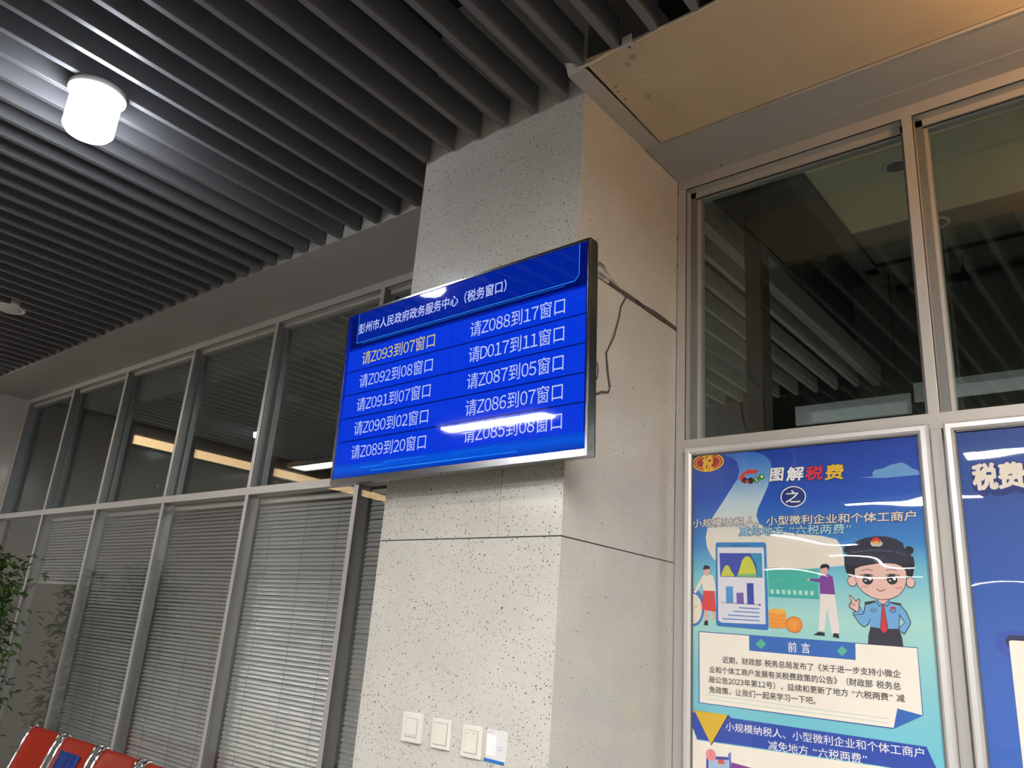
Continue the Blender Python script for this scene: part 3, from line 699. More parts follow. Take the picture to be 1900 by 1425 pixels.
# ------------------------------------------------------------------ posters in snap frames
YP = D-0.014
def paint(name, c): return mat('ink_'+name, rgb(*c), 0.45)
class Print:
    """flat printed picture on the poster sheet: outlines in picture points put onto the sheet's plane"""
    def __init__(s, org, sc, layer): s.o, s.s, s.b, s.l, s.k = org, sc, MB(), layer, 0
    def p(s, x, y):
        q = at(s.o[0]+x/s.s, s.o[1]+y/s.s, 1, YP); return q
    def y(s):
        s.k += 1; return YP-0.0003*s.l-0.00004*s.k
    def poly(s, pts, m):
        Y = s.y(); P_ = [s.p(*q) for q in pts]; s.b.poly([(q.x, Y, q.z) for q in P_], m); return s
    def line(s, pts, wd, m):
        Y = s.y()
        P_ = [s.p(*q) for q in pts]
        for a, b_ in zip(P_, P_[1:]):
            d = Vector((b_.x-a.x, 0, b_.z-a.z))
            if d.length < 1e-6: continue
            n_ = Vector((-d.z, 0, d.x)).normalized()*wd/2; e = d.normalized()*wd*0.3
            s.b.poly([(v.x, Y, v.z) for v in (a-e+n_, b_+e+n_, b_+e-n_, a-e-n_)], m)
        return s
    def oval(s, c, rx, ry, m, a0=0, a1=360, seg=36):
        Y = s.y(); q = s.p(*c); ex = s.p(c[0]+1, c[1]); k = (ex.x-q.x)
        s.b.poly([(q.x+rx*k*math.cos(math.radians(a0+(a1-a0)*i/seg)), Y, q.z+ry*k*math.sin(math.radians(a0+(a1-a0)*i/seg))) for i in range(seg + (0 if a1-a0 >= 360 else 1))], m); return s
    def build(s, name, parent): return s.b.build(name, None, parent)
def snap_frame(x0, x1, z0, z1, label):
    root = empty('framed_poster', (0, 0, 0), label, 'poster', 'posters in silver frames on the glass')
    rw = 0.028
    prof = [(0, 0), (-0.012, 0.002), (-0.017, 0.008), (-0.017, rw-0.007), (-0.010, rw), (0, rw)]
    yb = D-0.0135
    def rail(a, b_, lab):
        bm2 = bmesh.new(); rings = []
        a, b_ = Vector(a), Vector(b_)
        return a, b_
    # four mitred rails
    cs = [(x0, z0), (x1, z0), (x1, z1), (x0, z1)]
    for i in range(4):
        (ax, az), (bx, bz) = cs[i], cs[(i+1) % 4]
        d = Vector((bx-ax, 0, bz-az)).normalized(); inn = Vector((-d.z, 0, d.x))
        bm2 = bmesh.new(); A = []; B = []
        for y, t in prof:
            A.append(bm2.verts.new(Vector((ax, yb+y, az))+inn*t+d*t)); B.append(bm2.verts.new(Vector((bx, yb+y, bz))+inn*t-d*t))
        m_ = len(prof)
        for k in range(m_): bm2.faces.new((A[k], A[(k+1) % m_], B[(k+1) % m_], B[k]))
        bm2.faces.new(A[::-1]); bm2.faces.new(B); bmesh.ops.recalc_face_normals(bm2, faces=bm2.faces[:])
        MB().add(bm2).build('frame_rail', SNAP, root)
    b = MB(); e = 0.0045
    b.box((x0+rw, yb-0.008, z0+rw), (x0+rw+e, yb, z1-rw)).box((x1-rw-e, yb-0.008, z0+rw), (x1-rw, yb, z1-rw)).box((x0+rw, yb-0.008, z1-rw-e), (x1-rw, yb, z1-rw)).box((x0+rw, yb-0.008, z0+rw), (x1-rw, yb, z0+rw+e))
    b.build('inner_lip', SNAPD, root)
    MB().box((x0+0.004, yb, z0+0.004), (x1-0.004, D-0.0015, z1-0.004)).build('backing', DGREY, root)
    return root
COVER = glass_mat('clear_poster_cover', (1.0, 1.0, 1.0, 1), 0.03, wavy=0.15, wscale=2.6, wstretch=(0.6, 1, 1.5), rough=0.012)
def sheet_mat(name, ramp, z0, z1):
    m = mat(name, rough=0.5)
    tc = nd(m, 'ShaderNodeTexCoord'); sp = nd(m, 'ShaderNodeSeparateXYZ'); lk(m, tc.outputs['Object'], sp.inputs[0])
    n_ = nd(m, 'ShaderNodeTexNoise'); n_.inputs['Scale'].default_value = 3.0
    lk(m, tc.outputs['Object'], n_.inputs['Vector'])
    ad = nd(m, 'ShaderNodeMath', operation='MULTIPLY_ADD'); ad.inputs[1].default_value = 0.06; lk(m, n_.outputs['Fac'], ad.inputs[0]); lk(m, sp.outputs[2], ad.inputs[2])
    mr = nd(m, 'ShaderNodeMapRange'); mr.inputs['From Min'].default_value = z0+0.03; mr.inputs['From Max'].default_value = z1+0.03
    lk(m, ad.outputs[0], mr.inputs['Value'])
    r = nd(m, 'ShaderNodeValToRGB'); e = r.color_ramp.elements
    e[0].position, e[0].color = ramp[0][0], rgb(*ramp[0][1]); e[1].position, e[1].color = ramp[-1][0], rgb(*ramp[-1][1])
    for p_, c in ramp[1:-1]: x = e.new(p_); x.color = rgb(*c)
    lk(m, mr.outputs[0], r.inputs[0]); lk(m, r.outputs[0], bsdf(m).inputs['Base Color'])
    return m
PX0, PX1, PZ0, PZ1 = 0.049, 0.849, 1.10, 2.2985
p1 = snap_frame(PX0, PX1, PZ0, PZ1, 'silver framed blue tax poster with a cartoon officer, beside the pillar')
SH = sheet_mat('poster_sky_print', [(0, (120, 205, 220)), (0.20, (110, 200, 220)), (0.36, (135, 205, 215)), (0.52, (170, 220, 212)), (0.64, (120, 195, 215)), (0.72, (60, 135, 205)), (0.86, (28, 82, 185)), (1.0, (18, 60, 165))], PZ0+0.03, PZ1-0.03)
sh = MB().box((PX0+0.028, YP, PZ0+0.028), (PX1-0.028, YP+0.0006, PZ1-0.028)).build('poster_sheet', SH, p1)
A_, S_ = (1260, 790), 3.8
B_ = (1260, 1050)
wht = paint('white', (248, 247, 244)); navy = paint('navy', (20, 45, 120))
# pale winding road / cloud shape with printed fade
ROAD = sheet_mat('poster_cloud_print', [(0, (236, 226, 210)), (0.25, (234, 228, 216)), (0.55, (190, 214, 226)), (0.8, (95, 155, 215)), (1.0, (55, 110, 200))], 1.90, 2.26)
pr = Print(A_, S_, 1)
pr.poly([(250, 190), (400, 182), (520, 182), (600, 205), (645, 250), (655, 310), (625, 430), (585, 520), (555, 585), (545, 635), (565, 690), (640, 735), (820, 760), (1000, 775), (1110, 800), (1150, 860), (1170, 985), (900, 1010), (620, 1000), (600, 950), (250, 948), (220, 905), (195, 850), (188, 790), (200, 725), (240, 640), (300, 550), (370, 440), (415, 370), (425, 310), (405, 250), (350, 215)], ROAD)
CL = paint('pale_cloud', (105, 160, 215))
pr.poly([(1280, 368), (1370, 355), (1362, 335), (1380, 312), (1410, 305), (1440, 300), (1470, 285), (1500, 272), (1530, 268), (1550, 260), (1580, 262), (1610, 275), (1640, 298), (1670, 308), (1690, 318), (1700, 345), (1450, 368)], CL)
pr.build('printed_clouds', sh)
# round emblem
pr = Print(A_, S_, 2); gold = paint('gold', (235, 190, 50)); red = paint('deep_red', (165, 35, 42)); org_ = paint('orange_gold', (230, 150, 45))
pr.oval((205, 258), 110, 62, gold).oval((205, 258), 100, 53, red).oval((205, 258), 90, 47, org_).oval((205, 258), 81, 40, red)
pr.build('printed_emblem', sh)
a = pr.p(166, 325); c = pr.p(240, 197)
letters('税', a.x, c.x, a.z, c.z, YP-0.0012, 'emblem_text', gold, sh, bold=0.03)
# coloured hotline mark
pr = Print((1280, 830), 11.875, 2)
rd = paint('mark_red', (215, 60, 50)); gr = paint('mark_green', (60, 140, 50)); dk = paint('mark_dark', (45, 35, 60))
pr.poly([(1050, 715), (1100, 650), (1150, 580), (1230, 520), (1330, 490), (1440, 495), (1515, 530), (1430, 580), (1320, 575), (1220, 600), (1150, 650)], rd)
pr.oval((1175, 700), 70, 70, rd).oval((1215, 730), 62, 60, dk).oval((1340, 735), 70, 68, dk).oval((1265, 755), 40, 35, rd).oval((1470, 720), 66, 62, gr).oval((1580, 655), 72, 62, gr)
pr.line([(1450, 690), (1490, 750)], 0.003, wht).oval((1590, 645), 28, 26, wht)
pr.build('printed_hotline_mark', sh)
# headline
def ptext(body, o, sc, l, r, top_, bot_, name, m, layer, bold=0.0, shear=0.0):
    """a level printed line from its left, right, top and bottom in the picture"""
    q0 = at(o[0]+l[0]/sc, o[1]+l[1]/sc, 1, YP); q1 = at(o[0]+r[0]/sc, o[1]+r[1]/sc, 1, YP)
    zt = at(o[0]+top_[0]/sc, o[1]+top_[1]/sc, 1, YP).z; zb = at(o[0]+bot_[0]/sc, o[1]+bot_[1]/sc, 1, YP).z
    return (body, q0.x, q1.x, zb, zt, YP-0.0003*layer)
def pl_text(args, name, m, bold=0.0, shear=0.0, out=None, ow=0.05, dx=0.0, dz=0.0):
    body, x0, x1, zb, zt, Y = args
    if out: letters(body, x0+dx, x1+dx, zb+dz, zt+dz, Y+0.0003, name+'_outline', out, sh, bold=bold+ow, shear=shear)
    return letters(body, x0, x1, zb, zt, Y, name, m, sh, bold=bold, shear=shear)
ttl = [('图', 640, 740, 300, 388, wht), ('解', 757, 880, 292, 385, wht), ('税', 893, 1010, 285, 380, paint('title_red', (215, 45, 60))), ('费', 1028, 1160, 275, 378, gold)]
for ch, l, r, t, bt, m in ttl:
    a = ptext(ch, A_, S_, (l, (t+bt)/2), (r, (t+bt)/2), ((l+r)/2, t), ((l+r)/2, bt), '', m, 5)
    pl_text(a, 'headline_text', m, 0.035, 0.12, navy, 0.05)
pr = Print(A_, S_, 3)
pr.oval((805, 500), 90, 74, wht).oval((805, 500), 83, 67, navy); pr.build('printed_badge', sh)
a = ptext('之', A_, S_, (752, 500), (855, 500), (805, 455), (805, 542), '', wht, 6); pl_text(a, 'badge_text', wht, 0.01)
cream_i = paint('cream', (226, 220, 205)); cyan_i = paint('pale_cyan', (165, 215, 230))
a = ptext('小规模纳税人、小型微利企业和个体工商户', A_, S_, (95, 660), (1672, 635), (1635, 600), (1635, 670), '', cream_i, 5)
pl_text(a, 'subject_text', cream_i, 0.022, 0.08, navy, 0.055)
a = ptext('减免地方“六税两费”', A_, S_, (422, 740), (1215, 735), (700, 705), (700, 772), '', cyan_i, 5)
pl_text(a, 'subject_text', cyan_i, 0.018, 0.08, navy, 0.055)
# phone with charts
PH = sheet_mat('phone_print', [(0, (40, 90, 190)), (1.0, (50, 130, 200))], 1.55, 1.85)
pr = Print(A_, S_, 3)
pr.poly([(258, 830), (275, 822), (600, 822), (615, 832), (632, 1425), (620, 1442), (275, 1412), (262, 1400)], PH)
pr.poly([(272, 858), (590, 858), (598, 866), (612, 1400), (300, 1388), (278, 1370)], paint('phone_screen', (226, 226, 236)))
pr.line([(380, 845), (480, 845)], 0.002, navy)
DB = paint('chart_blue', (50, 70, 170)); TL = paint('chart_teal', (60, 150, 190))
pr.poly([(285, 898), (585, 898), (590, 1072), (292, 1064)], DB)
pr.poly([(500, 898), (585, 898), (590, 1072), (555, 1070), (545, 980)], TL)
YG = paint('hill_yellow', (205, 210, 70)); GG = paint('hill_green', (120, 190, 120))
pr.poly([(296, 1060), (312, 1010), (328, 985), (340, 983), (352, 990), (372, 1030), (395, 1062)], YG)
pr.poly([(408, 1064), (425, 1020), (445, 950), (465, 925), (485, 918), (505, 930), (522, 960), (540, 1010), (552, 1068)], YG)
pr.poly([(408, 1064), (416, 1046), (546, 1044), (552, 1068)], GG)
pr.poly([(330, 1133), (380, 1133), (384, 1250), (334, 1246)], paint('bar_blue', (70, 150, 215)))
pr.poly([(405, 1178), (455, 1176), (458, 1258), (408, 1254)], paint('bar_violet', (110, 90, 175)))
pr.poly([(478, 1110), (525, 1110), (530, 1262), (482, 1258)], DB)
pr.line([(298, 1246), (565, 1262)], 0.0015, navy); pr.poly([(565, 1254), (582, 1263), (566, 1272)], navy)
for x0, y0 in ((425, 1283), (385, 1308), (347, 1335), (308, 1360)):
    pr.line([(x0, y0), (566, y0+(566-x0)*0.06)], 0.0032, paint('bar_line', (70, 130, 200)))
pr.build('printed_phone', sh)
# green ticket panel
pr = Print(A_, S_, 4)
TK = sheet_mat('ticket_print', [(0, (40, 130, 200)), (1.0, (70, 180, 165))], 1.71, 1.79)
pr.poly([(612, 1010), (978, 1012), (988, 1222), (626, 1205)], TK)
pr.poly([(620, 1022), (628, 1022), (636, 1192), (630, 1190)], paint('ticket_edge', (120, 205, 190)))
for i in range(8):
    x = 645+i*40; y = 1152+i*1.8
    pr.poly([(x, y), (x+23, y+1), (x+25, y+32), (x+2, y+31)], paint('ticket_square', (185, 225, 215)))
pr.line([(660, 1110), (700, 1080), (740, 1105)], 0.0012, paint('ticket_edge', (120, 205, 190)))
pr.build('printed_ticket', sh)
# woman with a clock
pr = Print(A_, S_, 4); skin = paint('skin', (235, 175, 165)); blk = paint('black', (25, 25, 32)); dblue = paint('clock_blue', (55, 125, 195))
pr.oval((100, 1290), 78, 108, dblue, -90, 90).oval((100, 1290), 62, 92, paint('clock_face', (240, 228, 210)), -90, 90)
pr.poly([(96, 1150), (125, 1150), (190, 1220), (180, 1250), (140, 1195), (96, 1180)], dblue)
pr.poly([(178, 1300), (203, 1300), (205, 1378), (186, 1378)], skin).poly([(235, 1300), (254, 1302), (258, 1370), (240, 1370)], skin)
pr.poly([(185, 1372), (203, 1375), (206, 1408), (174, 1405)], blk)
pr.poly([(172, 1160), (250, 1162), (262, 1312), (160, 1295)], paint('skirt_red', (220, 70, 70)))
pr.poly([(165, 1060), (180, 1048), (230, 1052), (245, 1068), (262, 1165), (172, 1162), (165, 1110), (118, 1182), (104, 1172)], paint('blouse', (240, 232, 215)))
pr.poly([(184, 1035), (208, 1038), (205, 1060), (188, 1058)], skin)
pr.oval((195, 1025), 20, 24, skin).oval((196, 1008), 25, 20, blk, 0, 200).oval((190, 994), 14, 10, blk)
pr.line([(104, 1290), (130, 1270)], 0.0012, blk).line([(150, 1268), (158, 1262)], 0.001, blk).line([(135, 1215), (140, 1208)], 0.001, blk)
pr.build('printed_woman', sh)
# man at the ticket
pr = Print(A_, S_, 5); pur = paint('jumper_purple', (125, 60, 150)); tr = paint('trousers', (236, 226, 222))
pr.poly([(998, 1185), (1098, 1190), (1132, 1430), (1128, 1470), (1078, 1465), (1045, 1290), (1025, 1450), (985, 1448)], tr)
pr.poly([(948, 1475), (985, 1452), (1028, 1460), (1028, 1482)], blk).poly([(1090, 1462), (1128, 1466), (1130, 1500), (1085, 1490)], blk)
pr.poly([(1000, 1060), (1015, 1050), (1060, 1050), (1085, 1065), (1102, 1190), (996, 1185), (992, 1105), (925, 1092), (918, 1078), (985, 1080)], pur)
pr.oval((1022, 1020), 26, 32, skin); pr.poly([(1000, 1010), (995, 990), (1015, 975), (1045, 975), (1062, 990), (1056, 1018), (1040, 998)], blk)
pr.poly([(902, 1078), (922, 1076), (926, 1090), (908, 1090)], skin)
pr.build('printed_man', sh)
# coins
pr = Print(A_, S_, 6); co = paint('coin_orange', (240, 150, 60)); cl_ = paint('coin_light', (245, 180, 80)); cd_ = paint('coin_dark', (225, 120, 55))
pr.poly([(632, 1305), (752, 1308), (760, 1410), (750, 1425), (690, 1430), (640, 1422)], co).oval((692, 1308), 60, 18, cl_)
for y in (1345, 1375, 1402): pr.line([(635, y), (690, y+12), (755, y+6)], 0.0013, cl_)
pr.oval((812, 1402), 60, 55, cd_).oval((812, 1402), 50, 46, co)
pr.line([(795, 1382), (812, 1404), (830, 1384)], 0.002, cl_).line([(812, 1404), (812, 1430)], 0.002, cl_).line([(798, 1406), (828, 1408)], 0.0016, cl_).line([(798, 1416), (828, 1418)], 0.0016, cl_)
pr.build('printed_coins', sh)
# cartoon officer
O_, OS = (1550, 980), 6.195
pr = Print(O_, OS, 7); ol = paint('outline', (45, 42, 48)); fs = paint('face', (232, 190, 180)); cap = paint('cap_navy', (40, 42, 62)); sh_b = paint('shirt_blue', (110, 170, 220)); tie = paint('tie_red', (205, 50, 58))
pr.poly([(405, 1140), (730, 1150), (770, 1260), (785, 1362), (378, 1336), (382, 1230)], cap)
pr.poly([(340, 880), (470, 845), (620, 850), (755, 885), (820, 960), (872, 1075), (868, 1110), (800, 1225), (730, 1180), (742, 1130), (800, 1085), (745, 1010), (735, 1165), (560, 1165), (405, 1140), (405, 1060), (385, 1110), (345, 1140), (320, 1135), (270, 1090), (205, 995), (205, 970), (290, 905), (325, 965)], ol)
pr.poly([(350, 885), (470, 853), (620, 858), (748, 892), (812, 965), (862, 1078), (860, 1105), (798, 1208), (738, 1175), (750, 1135), (806, 1085), (738, 985), (728, 1158), (560, 1158), (410, 1134), (402, 1040), (378, 1100), (342, 1130), (322, 1125), (277, 1085), (214, 992), (214, 975), (290, 915), (332, 985)], sh_b)
pr.poly([(495, 815), (608, 815), (600, 850), (550, 880), (505, 850)], fs)
pr.poly([(540, 872), (562, 872), (612, 1165), (568, 1225), (515, 1170)], ol).poly([(545, 885), (560, 885), (604, 1165), (567, 1212), (521, 1166)], tie)
pr.poly([(468, 838), (485, 825), (545, 872), (515, 905), (480, 870)], ol).poly([(476, 840), (486, 834), (535, 873), (514, 893), (486, 866)], sh_b)
pr.poly([(632, 838), (610, 825), (560, 872), (595, 908), (622, 872)], ol).poly([(624, 840), (610, 834), (568, 873), (595, 896), (615, 868)], sh_b)
pr.poly([(335, 850), (455, 832), (462, 845), (345, 882)], ol).poly([(640, 845), (760, 868), (755, 892), (640, 860)], ol)
pr.poly([(405, 930), (483, 930), (470, 958), (440, 966), (412, 955)], ol).poly([(412, 936), (476, 936), (465, 953), (440, 959), (417, 950)], sh_b)
pr.poly([(618, 938), (702, 940), (692, 965), (660, 975), (628, 962)], ol).poly([(626, 944), (695, 946), (687, 960), (660, 968), (633, 957)], sh_b)
pr.poly([(635, 905), (698, 908), (698, 932), (635, 930)], tie)
pr.line([(212, 1000), (330, 985)], 0.0016, ol)
# pointing hand
pr.poly([(158, 772), (180, 768), (240, 835), (265, 812), (290, 818), (280, 880), (285, 920), (262, 970), (205, 940), (160, 905), (160, 880), (185, 845)], ol)
pr.poly([(166, 780), (178, 778), (242, 850), (268, 822), (280, 826), (270, 880), (274, 920), (258, 960), (208, 930), (170, 902), (170, 884), (196, 848)], fs)
pr.line([(172, 880), (225, 892)], 0.0013, ol).line([(180, 860), (235, 880)], 0.0013, ol)
# hair, ears, face
pr.oval((198, 610), 56, 62, ol).oval((198, 610), 49, 55, fs).oval((868, 625), 52, 66, ol).oval((868, 625), 45, 58, fs)
pr.poly([(110, 330), (900, 330), (915, 420), (905, 500), (890, 560), (820, 575), (800, 470), (230, 470), (230, 555), (160, 555), (125, 500), (108, 420)], blk)
pr.oval((152, 245), 52, 46, blk).oval((852, 255), 52, 50, blk)
face = [(228, 470), (300, 440), (380, 425), (520, 405), (690, 410), (760, 440), (815, 500), (818, 600), (795, 690), (740, 760), (660, 805), (550, 822), (440, 800), (340, 745), (270, 670), (240, 600), (230, 540)]
pr.poly([(520+(x-520)*1.02, 610+(y-610)*1.025) for x, y in face], ol).poly(face, fs)
for ex in (375, 655):
    pr.oval((ex, 590), 62, 62, ol).oval((ex+28, 580), 17, 22, wht).oval((ex-22, 605), 11, 9, wht)
    pr.line([(ex-88 if ex < 500 else ex-70, 545), (ex-30, 530), (ex+40, 535), (ex+88 if ex > 500 else ex+66, 550)], 0.0022, ol)
    pr.line([(ex-70, 490), (ex, 470), (ex+55, 492)], 0.0016, ol)
pr.oval((345, 672), 45, 15, paint('cheek', (228, 160, 155))).oval((735, 688), 45, 15, paint('cheek', (228, 160, 155)))
pr.line([(478, 702), (510, 722), (545, 722), (574, 702)], 0.0018, ol).oval((520, 655), 7, 6, paint('cheek', (228, 160, 155)))
# cap
pr.poly([(120, 420), (115, 330), (170, 250), (190, 190), (270, 140), (360, 110), (470, 95), (600, 98), (700, 125), (780, 175), (800, 240), (880, 320), (905, 400), (830, 420), (700, 410), (520, 400), (380, 412), (230, 435)], cap)
pr.line([(190, 285), (330, 262), (500, 255), (680, 270), (800, 305)], 0.006, paint('cap_band', (70, 75, 95)))
pr.poly([(405, 180), (425, 140), (520, 140), (552, 182), (520, 212), (430, 210)], paint('badge_silver', (205, 195, 180))).oval((474, 145), 48, 38, tie).oval((474, 165), 30, 18, gold)
pr.build('printed_officer', sh)
# preface panel
pr = Print(B_, S_, 3); ivory = paint('ivory', (250, 241, 228)); rb = paint('ribbon_blue', (45, 105, 190)); edge = paint('panel_edge', (40, 75, 165))
pr.poly([(138, 460), (1682, 575), (1722, 1055), (1512, 1150), (140, 966)], edge).poly([(144, 466), (1678, 580), (1716, 1052), (1512, 1142), (146, 962)], ivory)
for y0, y1 in ((908, 1078), (938, 1108)): pr.line([(195, y0), (1480, y1)], 0.0022, paint('pale_line', (205, 222, 214)))
pr.poly([(1512, 1150), (1540, 1005), (1722, 1055)], rb)
pr.poly([(494, 490), (1244, 546), (1246, 664), (496, 598)], rb)
gd = paint('diamond_green', (85, 185, 150))
for cx_, cy_ in ((578, 550), (1150, 600)): pr.poly([(cx_-38, cy_), (cx_, cy_-36), (cx_+38, cy_), (cx_, cy_+36)], gd)
pr.build('printed_preface_panel', sh)
a = ptext('前 言', B_, S_, (770, 575), (925, 582), (845, 540), (845, 612), '', wht, 6); pl_text(a, 'preface_heading', wht, 0.008)
ink = paint('text_ink', (50, 46, 48))
rows = [('近期，财政部 税务总局发布了《关于进一步支持小微企', 308, 655, 1565, 772, 34), ('业和个体工商户发展有关税费政策的公告》（财政部 税务总', 215, 722, 1565, 858, 34), ('局公告2023年第12号），延续和更新了地方“六税两费”减', 212, 792, 1592, 945, 34), ('免政策，让我们一起来学习一下吧。', 215, 868, 965, 955, 30)]
for body, xl, yl, xr, yr, hh in rows:
    ql = at(B_[0]+xl/S_, B_[1]+yl/S_, 1, YP); qr = at(B_[0]+xr/S_, B_[1]+yr/S_, 1, YP)
    zc = (ql.z+qr.z)/2
    letters(body, ql.x, qr.x, zc-0.0105, zc+0.0105, YP-0.0018, 'preface_text', ink, sh, bold=0.012)
# banner
pr = Print(B_, S_, 3); bn = paint('banner_blue', (40, 75, 175))
pr.poly([(80, 1030), (350, 1055), (370, 1072), (1745, 1275), (1830, 1460), (1790, 1470), (1300, 1390), (130, 1222), (80, 1090)], bn)
pr.poly([(80, 1100), (128, 1228), (1300, 1398), (1840, 1475), (1840, 1700), (80, 1700)], ivory)
pr.poly([(105, 1015), (355, 1052), (228, 1268)], navy).poly([(108, 1018), (345, 1050), (226, 1258)], paint('banner_yellow', (225, 185, 50)))
pr.build('printed_banner', sh)
a = ptext('小规模纳税人、小型微利企业和个体工商户', B_, S_, (330, 1125), (1728, 1330), (1000, 1188), (1000, 1255), '', wht, 6); pl_text(a, 'banner_text', wht, 0.004)
a = ptext('减免地方“六税两费”', B_, S_, (630, 1270), (1325, 1350), (950, 1275), (950, 1345), '', wht, 6); pl_text(a, 'banner_text', wht, 0.004)
pr = Print((1280, 1300), 7.917, 4); pk = paint('bubble_pink', (240, 150, 155)); vi = paint('violet', (130, 60, 150))
pr.poly([(245, 810), (600, 830), (612, 1000), (620, 1400), (235, 1400)], DB).poly([(275, 860), (585, 870), (590, 1400), (272, 1400)], paint('screen_pale', (170, 195, 225)))
pr.poly([(612, 905), (900, 985), (1900, 1120), (1900, 1400), (612, 1400)], vi)
pr.poly([(560, 790), (605, 752), (612, 900), (580, 880)], paint('dart', (125, 125, 195)))
pr.oval((312, 798), 76, 76, pk).line([(312, 740), (312, 800), (352, 830)], 0.0012, paint('title_red', (215, 45, 60))).poly([(412, 862), (505, 868), (512, 940), (420, 925)], paint('title_red2', (225, 90, 95)))
pr.build('printed_clipboard', sh)
MB().box((PX0+0.0285, D-0.0205, PZ0+0.0285), (PX1-0.0285, D-0.0200, PZ1-0.0285)).build('clear_cover', COVER, p1)
# second poster
QX0, QX1 = 0.8875, 1.6875
p2 = snap_frame(QX0, QX1, PZ0, 2.2965, 'silver framed plain blue poster with two large white characters, at the right edge')
SH2 = sheet_mat('poster_blue_print', [(0, (52, 98, 190)), (0.35, (54, 102, 192)), (0.7, (48, 88, 170)), (1.0, (36, 70, 145))], PZ0, PZ1)
sh = MB().box((QX0+0.028, YP, PZ0+0.028), (QX1-0.028, YP+0.0006, PZ1-0.03)).build('poster_sheet', SH2, p2)
for ch, l, r, t, bt in (('税', 1806, 1849, 861, 908), ('费', 1853, 1901, 859, 905)):
    a = ptext(ch, (0, 0), 1.0, (l, (t+bt)/2), (r, (t+bt)/2), ((l+r)/2, t), ((l+r)/2, bt), '', wht, 6)
    body, x0, x1, zb, zt, Y = a
    for j in range(4): letters(body, x0-0.001+j*0.0006, x1+0.002+j*0.0006, zb-0.002-j*0.0048, zt+0.001-j*0.0048, Y+0.0009-j*0.00012, 'headline_shadow', navy, sh, bold=0.075)
    letters(body, x0, x1, zb, zt, Y-0.0001, 'headline_text', paint('headline_cream', (236, 226, 212)), sh, bold=0.045)
pr = Print((1800, 1140), 5.0, 4)
hp = paint('halo_blue', (52, 84, 180)); nb = paint('bar_navy', (35, 40, 85))
def xz(pts, m, b, y): b.poly([(x, y, z) for x, z in pts], m)
c0 = pr.p(300, 240)
b = MB(); zc = c0.z
def rounded(x0, x1, z0, z1, r): return [(x0+r-r*math.cos(t*math.pi/16), z1-r+r*math.sin(t*math.pi/16)) for t in range(0, 9)]+[(x1, z1), (x1, z0)]+[(x0+r-r*math.sin(t*math.pi/16), z0+r-r*math.cos(t*math.pi/16)) for t in range(0, 9)]
xa = pr.p(235, 240).x; xb = pr.p(328, 230).x; xc = pr.p(365, 290).x
zt0 = pr.p(320, 145).z; zt1 = pr.p(360, 192).z; zt2 = pr.p(420, 243).z
xz(rounded(xa, 1.655, zt0-0.07, zt0, 0.034), hp, b, YP-0.0009); xz(rounded(xb, 1.64, zt1-0.034, zt1, 0.016), nb, b, YP-0.0012)
xz([(xc, zt2-0.004), (xc+0.004, zt2), (1.62, zt2), (1.62, PZ0+0.03), (xc, PZ0+0.03)], ivory, b, YP-0.0015)
b.build('printed_scroll', None, sh)
MB().box((QX0+0.0285, D-0.0205, PZ0+0.0285), (QX1-0.0285, D-0.0200, PZ1-0.032)).build('clear_cover', COVER, p2)

# ------------------------------------------------------------------ bench of red waiting seats along the glass
RED = noise_tint(mat('red_seat_steel', rough=0.34, coat=0.15), (0.52, 0.036, 0.013, 1), (0.57, 0.043, 0.016, 1), 6)
bench = empty('waiting_bench', (-3.4, 0.2, 0), 'row of red waiting seats with chrome arms under the blinds', 'bench')
prof = [(0.452, 0.838), (0.44, 0.85), (0.42, 0.853), (0.405, 0.838), (0.385, 0.79), (0.36, 0.72), (0.335, 0.64), (0.31, 0.56), (0.285, 0.50), (0.245, 0.455), (0.19, 0.435), (0.10, 0.428), (0.0, 0.43), (-0.07, 0.432), (-0.10, 0.42), (-0.105, 0.40)]
def rel(v): return Vector((v[0]+3.4, v[1]-0.2, v[2]))
def shell(x0, x1):
    bm2 = bmesh.new(); rows_ = []
    nx = 6
    for i in range(nx+1):
        t = i/nx; x = x0+(x1-x0)*t; dish = 0.010*math.sin(math.pi*t)
        rows_.append([bm2.verts.new(rel((x, y+(dish if z > 0.5 else 0), z-(dish if z <= 0.46 else 0)))) for y, z in prof])
    for a, c in zip(rows_, rows_[1:]):
        for k in range(len(prof)-1): bm2.faces.new((a[k], a[k+1], c[k+1], c[k]))
    bmesh.ops.solidify(bm2, geom=bm2.faces[:], thickness=0.003)
    bmesh.ops.recalc_face_normals(bm2, faces=bm2.faces[:])
    return MB().add(bm2, None, True)
X0 = -4.385
for i in range(5):
    x0 = X0+i*0.4985
    s_ = shell(x0+0.012, x0+0.412).build('seat', RED, bench)
    if i == 1:
        BL = noise_tint(mat('blue_streaky_sticker', rough=0.4), (0.003, 0.010, 0.08, 1), (0.012, 0.055, 0.26, 1), 7, stretch=(6, 0.25, 0.25))
        bsdf(BL).inputs['Specular IOR Level'].default_value = 0.15; bsdf(BL).inputs['Roughness'].default_value = 0.6
        bm2 = bmesh.new(); a = []; c = []
        for (y, z) in ((0.3835, 0.79), (0.360, 0.72), (0.335, 0.64), (0.31, 0.56)):
            a.append(bm2.verts.new(rel((x0+0.055, y-0.0015, z)))); c.append(bm2.verts.new(rel((x0+0.315, y-0.0015, z))))
        for k in range(3): bm2.faces.new((a[k], a[k+1], c[k+1], c[k]))
        o = MB().add(bm2).build('sticker', BL, s_); o['label'] = 'blue streaky sticker'
    for x in (x0, x0+0.424):
        pts = [rel((x, y, z+0.002)) for y, z in prof]
        MB().tube(pts, 0.0105, seg=10).build('side_tube', CHROME, bench)
